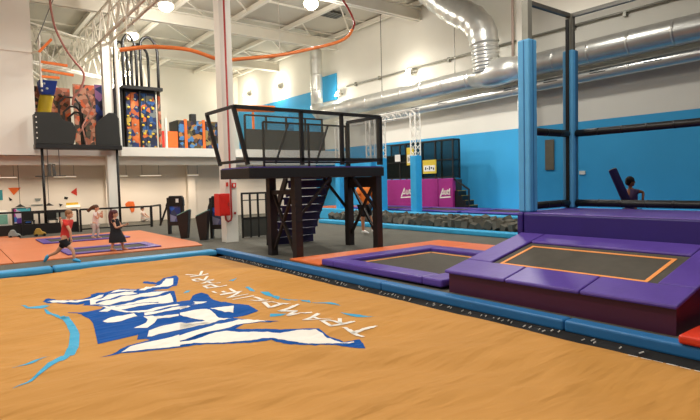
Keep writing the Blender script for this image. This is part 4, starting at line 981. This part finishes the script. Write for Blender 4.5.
def table(x, label):
    t = thing('cafe_table', (x, 26.0, 0), label, 'table', 'cafe tables behind the left railing')
    s = MB(); s.box(x - .35, x + .35, 25.7, 26.3, .7, .74); obj('table_top', s, M['art_black'], t)
    s = MB(); s.tube([(x, 26, 0), (x, 26, .7)], .04, 8); s.lathe((x, 26, 0), [(.22, 0), (.22, .03), (.02, .05)], 14); obj('pedestal', s, M['black'], t)
table(3.2, 'dark cafe table behind the black post at left'); table(3.98, 'dark cafe table left of the grey wall blob')
def chair(x, y, label):
    t = thing('cafe_chair', (x, y, 0), label, 'chair', 'dark cafe chairs behind the left railing')
    s = MB(); s.box(x - .19, x + .19, y - .19, y + .19, .42, .46); obj('seat', s, M['art_black'], t, bev=.01)
    s = MB(); s.box(x - .19, x + .19, y + .16, y + .19, .46, .82); obj('backrest', s, M['art_black'], t, bev=.01)
    for sx in (-.16, .16):
        for sy in (-.16, .16):
            s = MB(); s.bar((x + sx, y + sy, 0), (x + sx, y + sy, .43), .03); obj('leg', s, M['black'], t)
chair(3.59, 25.3, 'dark cafe chair between the two cafe tables'); chair(2.75, 25.3, 'dark cafe chair left of the black post')

# ------------------------------------------------------------------ people
def skinned(verts, edges, radii, sub=2):
    me = bpy.data.meshes.new('tmp'); me.from_pydata(verts, edges, []); o = bpy.data.objects.new('tmp', me); COL.objects.link(o)
    o.modifiers.new('skin', 'SKIN')
    bpy.context.view_layer.update()
    for i, r in enumerate(radii):
        sv = me.skin_vertices[0].data[i]; rr_ = r if isinstance(r, tuple) else (r, r); sv.radius = rr_; sv.use_root = (i == 0)
    ss = o.modifiers.new('sub', 'SUBSURF'); ss.levels = sub; ss.render_levels = sub
    bpy.context.view_layer.update()
    dg = bpy.context.evaluated_depsgraph_get(); m2 = bpy.data.meshes.new_from_object(o.evaluated_get(dg))
    vs = [v.co.copy() for v in m2.vertices]; fs = [list(p.vertices) for p in m2.polygons]
    bpy.data.objects.remove(o); bpy.data.meshes.remove(me); bpy.data.meshes.remove(m2)
    return vs, fs
def chain_mesh(mb, chains, sub=2, mi=0):
    """chains: list of lists of (point, radius) where equal points are shared"""
    vs, es, rs, ix = [], [], [], {}
    for ch in chains:
        prev = None
        for p, r in ch:
            k = tuple(round(c, 4) for c in p)
            if k not in ix: ix[k] = len(vs); vs.append(k); rs.append(r)
            if prev is not None and prev != ix[k]: es.append((prev, ix[k]))
            prev = ix[k]
    a, f = skinned(vs, es, rs, sub); mb.add(a, f, mi)
YAW = -0.6557      # the figures' own x axis points along the picture's right
def person(base, J, H, label, skin, parts, face=1):
    """J: joints in the figure's frame (right, away, up); H: standing height used for limb girths"""
    k = H / 1.7
    t = thing('person', base, label, 'person', rz=YAW)
    V = {n: Vector(p) for n, p in J.items()}
    mid = lambda a, b, f=.5: V[a].lerp(V[b], f)
    body = MB()
    ch = [[(V['pelvis'], .13 * k), (V['waist'], .115 * k), (V['chest'], (.15 * k, .12 * k)), (V['neck'], .052 * k), (V['head'].lerp(V['neck'], .35), .06 * k)]]
    for s in 'LR':
        ch.append([(V['chest'], (.15 * k, .12 * k)), (V['sh' + s], .065 * k), (V['el' + s], .043 * k), (V['wr' + s], .030 * k), (V['wr' + s] + (V['wr' + s] - V['el' + s]).normalized() * .07 * k, .036 * k)])
        ch.append([(V['pelvis'], .13 * k), (V['hip' + s], .095 * k), (mid('hip' + s, 'kn' + s), .082 * k), (V['kn' + s], .058 * k), (mid('kn' + s, 'an' + s, .35), .056 * k), (V['an' + s], .036 * k), (V['to' + s], .035 * k)])
    chain_mesh(body, ch)
    # fingers and thumb
    for s in 'LR':
        d = (V['wr' + s] - V['el' + s]).normalized(); sd = d.cross(Vector((0, 1, .2))).normalized()
        root = V['wr' + s] + d * .06 * k
        for q, ln in ((-1.5, .062), (-.5, .075), (.5, .07), (1.5, .055)):
            a = root + sd * q * .018 * k + d * .02 * k; b = a + d * ln * .6 * k; c_ = b + (d + Vector((0, -.35, -.35))).normalized() * ln * .5 * k
            body.tube([a, b, c_], [.010 * k, .009 * k, .006 * k], 6)
        a = root - d * .02 * k; b = a + (d * .5 + sd).normalized() * .045 * k; c_ = b + d * .03 * k
        body.tube([a, b, c_], [.013 * k, .010 * k, .007 * k], 6)
    # head: skull, jaw, nose and ears as one shape
    h = V['head']; r = .105 * max(k, .78)
    body.ball(h, (r * .92, r * .80, r * 1.18), 16, 12)
    f = face
    body.ball(h + Vector((f * r * .3, 0, -r * .62)), (r * .6, r * .55, r * .55), 12, 8)
    body.ball(h + Vector((f * r * .98, 0, -r * .18)), (r * .2, r * .13, r * .2), 8, 6)
    for q in (-1, 1): body.ball(h + Vector((-f * r * .05, q * r * .8, -r * .1)), (r * .16, r * .08, r * .24), 8, 6)
    b = obj('body', body, M[skin], t, local=True, smooth=True)
    ey = MB()
    for q in (-1, 1): ey.ball(h + Vector((f * r * .82, q * r * .33, r * .05)), (r * .09, r * .11, r * .09), 8, 6)
    obj('eyes', ey, M['eye'], t, local=True, smooth=True)
    mo = MB(); mo.ball(h + Vector((f * r * .84, 0, -r * .72)), (r * .07, r * .24, r * .06), 8, 6)
    obj('mouth', mo, M['art_red'], t, local=True, smooth=True)
    for nm, m_, chains, extra in parts(V, k, h, r):
        if nm == 'shoes':
            for sd_ in 'LR':
                g = MB(); extra(g, sd_); obj('shoe', g, M[m_], t, local=True, smooth=True)
            continue
        g = MB()
        if chains: chain_mesh(g, chains)
        if extra: extra(g)
        obj(nm, g, M[m_], t, local=True, smooth=True)
    return t
def torso_chain(V, k, g=1.16, sleeve=.55, low='pelvis'):
    c = [[(V[low], .135 * k * g), (V['waist'], .12 * k * g), (V['chest'], (.155 * k * g, .125 * k * g)), (V['neck'].lerp(V['chest'], .35), .07 * k)]]
    for s in 'LR': c.append([(V['chest'], (.155 * k * g, .125 * k * g)), (V['sh' + s], .078 * k * g), (V['sh' + s].lerp(V['el' + s], sleeve), .058 * k * g)])
    return c
def shorts_chain(V, k, f=.6, g=1.15):
    c = []
    for s in 'LR': c.append([(V['pelvis'] + Vector((0, 0, .03 * k)), .14 * k * g), (V['hip' + s], .105 * k * g), (V['hip' + s].lerp(V['kn' + s], f), .09 * k * g)])
    return c
def hair_cap(h, r, back=1):
    def e(g):
        g.ball(h + Vector((-back * r * .12, 0, r * .28)), (r * 1.02, r * .92, r * 1.02), 14, 10)
        g.ball(h + Vector((-back * r * .5, 0, -r * .15)), (r * .62, r * .8, r * .75), 12, 8)
    return e
def shoes(V, k):
    def e(g, sides='LR'):
        for s in sides:
            a, t_ = V['an' + s], V['to' + s]; d = (t_ - a); g.tube([a - d * .35 + Vector((0, 0, -.01)), a + d * .1, a + d * .7, t_ + d * .25], [.038 * k, .056 * k, .05 * k, .03 * k], 10)
    return e

# the running child
J = dict(head=(.115, 0, 1.13), neck=(.083, 0, 1.0), chest=(.06, 0, .9), waist=(.0, 0, .68), pelvis=(-.024, 0, .55), shL=(.075, .13, .96), shR=(.075, -.13, .96),
         elL=(-.15, .2, .74), wrL=(-.2, .22, .94), elR=(.2, -.16, .75), wrR=(.2, -.14, .58), hipL=(-.03, .07, .5), hipR=(-.01, -.07, .5),
         knR=(.19, -.06, .29), anR=(.21, -.05, .07), toR=(.32, -.05, .035), knL=(-.26, .07, .24), anL=(-.48, .07, .15), toL=(-.55, .07, .05))
person((2.19, 13.68, .0), J, 1.24, 'child in red shirt and black shorts running to the right by the blue rim', 'skin',
       lambda V, k, h, r: [('shirt', 'shirt_red', torso_chain(V, k), None), ('shorts', 'cloth_black', shorts_chain(V, k), None), ('hair', 'hair_blond', None, hair_cap(h, r)), ('shoes', 'shoe_blue', None, shoes(V, k))])
# the girl in black
def dress(V, k):
    def e(g):
        n = 20; prof = [(.85, .1, .075, -.03), (.76, .135, .10, -.03), (.56, .135, .105, -.01), (.46, .17, .14, .0), (.34, .215, .17, .02), (.23, .235, .18, .03)]
        vs = []
        for (z, a, b, u) in prof[::-1]: vs += [(u + a * math.cos(2 * PI * j / n) * (1 + .05 * math.sin(j * 5)), b * math.sin(2 * PI * j / n), z) for j in range(n)]
        fs = []
        for i in range(len(prof) - 1):
            for j in range(n):
                p = i * n + j; q = i * n + (j + 1) % n; fs.append((p, q, q + n, p + n))
        fs.append(tuple(range((len(prof) - 1) * n, len(prof) * n))); g.add(vs, fs)
    return e
J = dict(head=(-.01, 0, .99), neck=(-.015, 0, .87), chest=(-.03, 0, .76), waist=(-.01, 0, .57), pelvis=(.01, 0, .42), shL=(-.02, .12, .82), shR=(-.02, -.12, .82),
         elL=(.08, .15, .63), wrL=(.22, .1, .68), elR=(.07, -.16, .62), wrR=(.2, -.12, .66), hipL=(.03, .07, .37), hipR=(-.01, -.07, .37),
         knL=(.11, .07, .2), anL=(.14, .07, .06), toL=(.24, .07, .03), knR=(-.07, -.07, .2), anR=(-.11, -.07, .06), toR=(-.01, -.07, .03))
def long_hair(h, r, pts, rad):
    def e(g):
        hair_cap(h, r)(g); g.tube(crom([Vector(p) for p in pts], 3), rad, 10)
    return e
person((3.56, 14.78, .04), J, 1.14, 'girl in black dress with dark red hair standing on the floor trampoline', 'skin',
       lambda V, k, h, r: [('dress', 'cloth_black', [[(V['chest'], .09 * k), (V['shL'], .07 * k), (V['shL'].lerp(V['elL'], .4), .06 * k)], [(V['chest'], .09 * k), (V['shR'], .07 * k), (V['shR'].lerp(V['elR'], .4), .06 * k)]], dress(V, k)),
                           ('hair', 'hair_red', None, long_hair(h, r, [(-.05, 0, 1.06), (-.1, 0, .98), (-.11, 0, .88), (-.1, 0, .78), (-.09, 0, .7)], [.06, .085, .085, .07, .03] if 0 else .075)),
                           ('shoes', 'skin', None, shoes(V, k * .8))])
# the girl in white
J = dict(head=(.05, 0, 1.02), neck=(.03, 0, .89), chest=(.03, 0, .77), waist=(.0, 0, .6), pelvis=(-.02, 0, .48), shL=(.04, .12, .84), shR=(.03, -.12, .84),
         elL=(.16, .14, .68), wrL=(.18, .1, .82), elR=(.14, -.16, .66), wrR=(.19, -.1, .78), hipL=(-.01, .07, .44), hipR=(-.02, -.07, .44),
         knL=(.04, .07, .25), anL=(.02, .07, .06), toL=(.12, .07, .03), knR=(-.03, -.07, .25), anR=(-.09, -.07, .08), toR=(.0, -.07, .04))
person((3.9, 18.75, .05), J, 1.14, 'girl in white top and pale leggings, hair flying, jumping on the farther floor trampoline', 'skin',
       lambda V, k, h, r: [('top', 'shirt_white', torso_chain(V, k), None), ('leggings', 'legging', [[(V['pelvis'], .145 * k), (V['hip' + s], .108 * k), (V['kn' + s], .068 * k), (V['an' + s], .045 * k)] for s in 'LR'], None),
                           ('hair', 'hair_brown', None, long_hair(h, r, [(.0, 0, 1.08), (-.08, 0, 1.04), (-.17, 0, .97), (-.24, 0, .91)], [.0] and .05)), ('shoes', 'skin', None, shoes(V, k * .8))])
# the man in orange
J = dict(head=(.0, 0, 1.70), neck=(-.01, 0, 1.52), chest=(-.01, 0, 1.36), waist=(.0, 0, 1.08), pelvis=(.015, 0, .92), shL=(.17, .12, 1.45), shR=(-.16, -.14, 1.45),
         elL=(.26, .2, 1.2), wrL=(.34, .12, 1.0), elR=(-.25, -.22, 1.2), wrR=(-.1, -.3, 1.05), hipL=(.05, .1, .86), hipR=(-.02, -.1, .86),
         knL=(.19, .1, .47), anL=(.27, .1, .09), toL=(.42, .1, .04), knR=(-.07, -.1, .47), anR=(-.06, -.1, .09), toR=(.08, -.1, .04))
person((10.8, 13.3, 0), J, 1.8, 'man in orange shirt and black shorts walking behind the tower posts', 'skin_tan',
       lambda V, k, h, r: [('shirt', 'shirt_orange', torso_chain(V, k, 1.45, .8), None), ('shorts', 'cloth_black', shorts_chain(V, k, .8, 1.3), None), ('hair', 'hair_dark', None, hair_cap(h, r)), ('shoes', 'shoe_white', None, shoes(V, k))])
# the child with the roller
J = dict(head=(.0, 0, 1.0), neck=(.0, 0, .87), chest=(.02, 0, .76), waist=(.03, 0, .58), pelvis=(.03, 0, .47), shL=(.02, .11, .82), shR=(.05, -.11, .82),
         elL=(-.05, .02, .68), wrL=(-.12, -.12, .74), elR=(.16, -.16, .8), wrR=(.12, -.22, .70), hipL=(.03, .07, .42), hipR=(.04, -.07, .42),
         knL=(.04, .07, .23), anL=(.03, .07, .06), toL=(.1, .07, .03), knR=(.05, -.07, .23), anR=(.05, -.07, .06), toR=(.13, -.07, .03))
person((10.4, 4.75, .57), J, 1.12, 'child in purple top holding a purple foam roller behind the black padded bar', 'skin_tan',
       lambda V, k, h, r: [('top', 'shirt_purple', torso_chain(V, k), None), ('shorts', 'cloth_black', shorts_chain(V, k), None), ('hair', 'hair_dark', None, hair_cap(h, r)), ('shoes', 'shoe_white', None, shoes(V, k * .8))])
s = MB(); a = Vector((10.12, 4.95, 1.80)); b = Vector((10.10, 4.42, .62)); s.tube([a, b], .075, 16)
ro = obj('foam_roller', s, M['purple_wall'], label='purple foam roller leaning to the left in the hands of the child behind the bar', cat='roller', smooth=False)
s = MB(); dd = (a - b).normalized(); s.tube([a, a + dd * .012], .072, 16); obj('roller_end', s, M['paper'], ro, label='pale end face')
# a small seated child by the rear wall
J = dict(head=(.0, 0, .66), neck=(.0, 0, .54), chest=(.0, 0, .43), waist=(-.01, 0, .25), pelvis=(-.02, 0, .13), shL=(.0, .11, .49), shR=(.0, -.11, .49),
         elL=(.12, .13, .34), wrL=(.22, .1, .26), elR=(.1, -.14, .34), wrR=(.22, -.1, .25), hipL=(.02, .07, .1), hipR=(.02, -.07, .1),
         knL=(.26, .08, .18), anL=(.42, .08, .05), toL=(.47, .08, .1), knR=(.24, -.09, .16), anR=(.4, -.09, .05), toR=(.45, -.09, .1))
person((7.66, 26.6, 0), J, 1.15, 'small child with dark hair in white sitting on the floor by the rear wall', 'skin',
       lambda V, k, h, r: [('top', 'shirt_white', torso_chain(V, k), None), ('trousers', 'legging', [[(V['pelvis'], .145 * k), (V['hip' + s], .108 * k), (V['kn' + s], .068 * k), (V['an' + s], .045 * k)] for s in 'LR'], None), ('hair', 'hair_dark', None, hair_cap(h, r))])

# ------------------------------------------------------------------ camera, light, view
cam = bpy.data.cameras.new('camera'); co = bpy.data.objects.new('camera', cam); COL.objects.link(co)
R3 = Matrix(((0.79232789, 0.05232631, -0.6078474), (-0.60956886, 0.02650951, -0.79228975), (-0.02534386, 0.99827812, 0.05290071)))
co.matrix_world = Matrix.Translation((0, 0, 1.7)) @ R3.to_4x4()
cam.sensor_width = 36; cam.sensor_fit = 'HORIZONTAL'; cam.lens = 36 * 529 / 700; cam.clip_start = .05; cam.clip_end = 200
S.camera = co
wd = bpy.data.worlds.new('World'); S.world = wd; wd.use_nodes = True
bg = wd.node_tree.nodes['Background']; bg.inputs['Color'].default_value = (1, .96, .9, 1); bg.inputs['Strength'].default_value = .3
S.view_settings.view_transform = 'Standard'; S.view_settings.look = 'None'; S.view_settings.gamma = 1; S.view_settings.use_curve_mapping = False
S.view_settings.exposure = -0.82
try:
    S.cycles.use_denoising = True; S.cycles.max_bounces = 8; S.cycles.transparent_max_bounces = 16; S.cycles.sample_clamp_indirect = 6
except Exception: pass
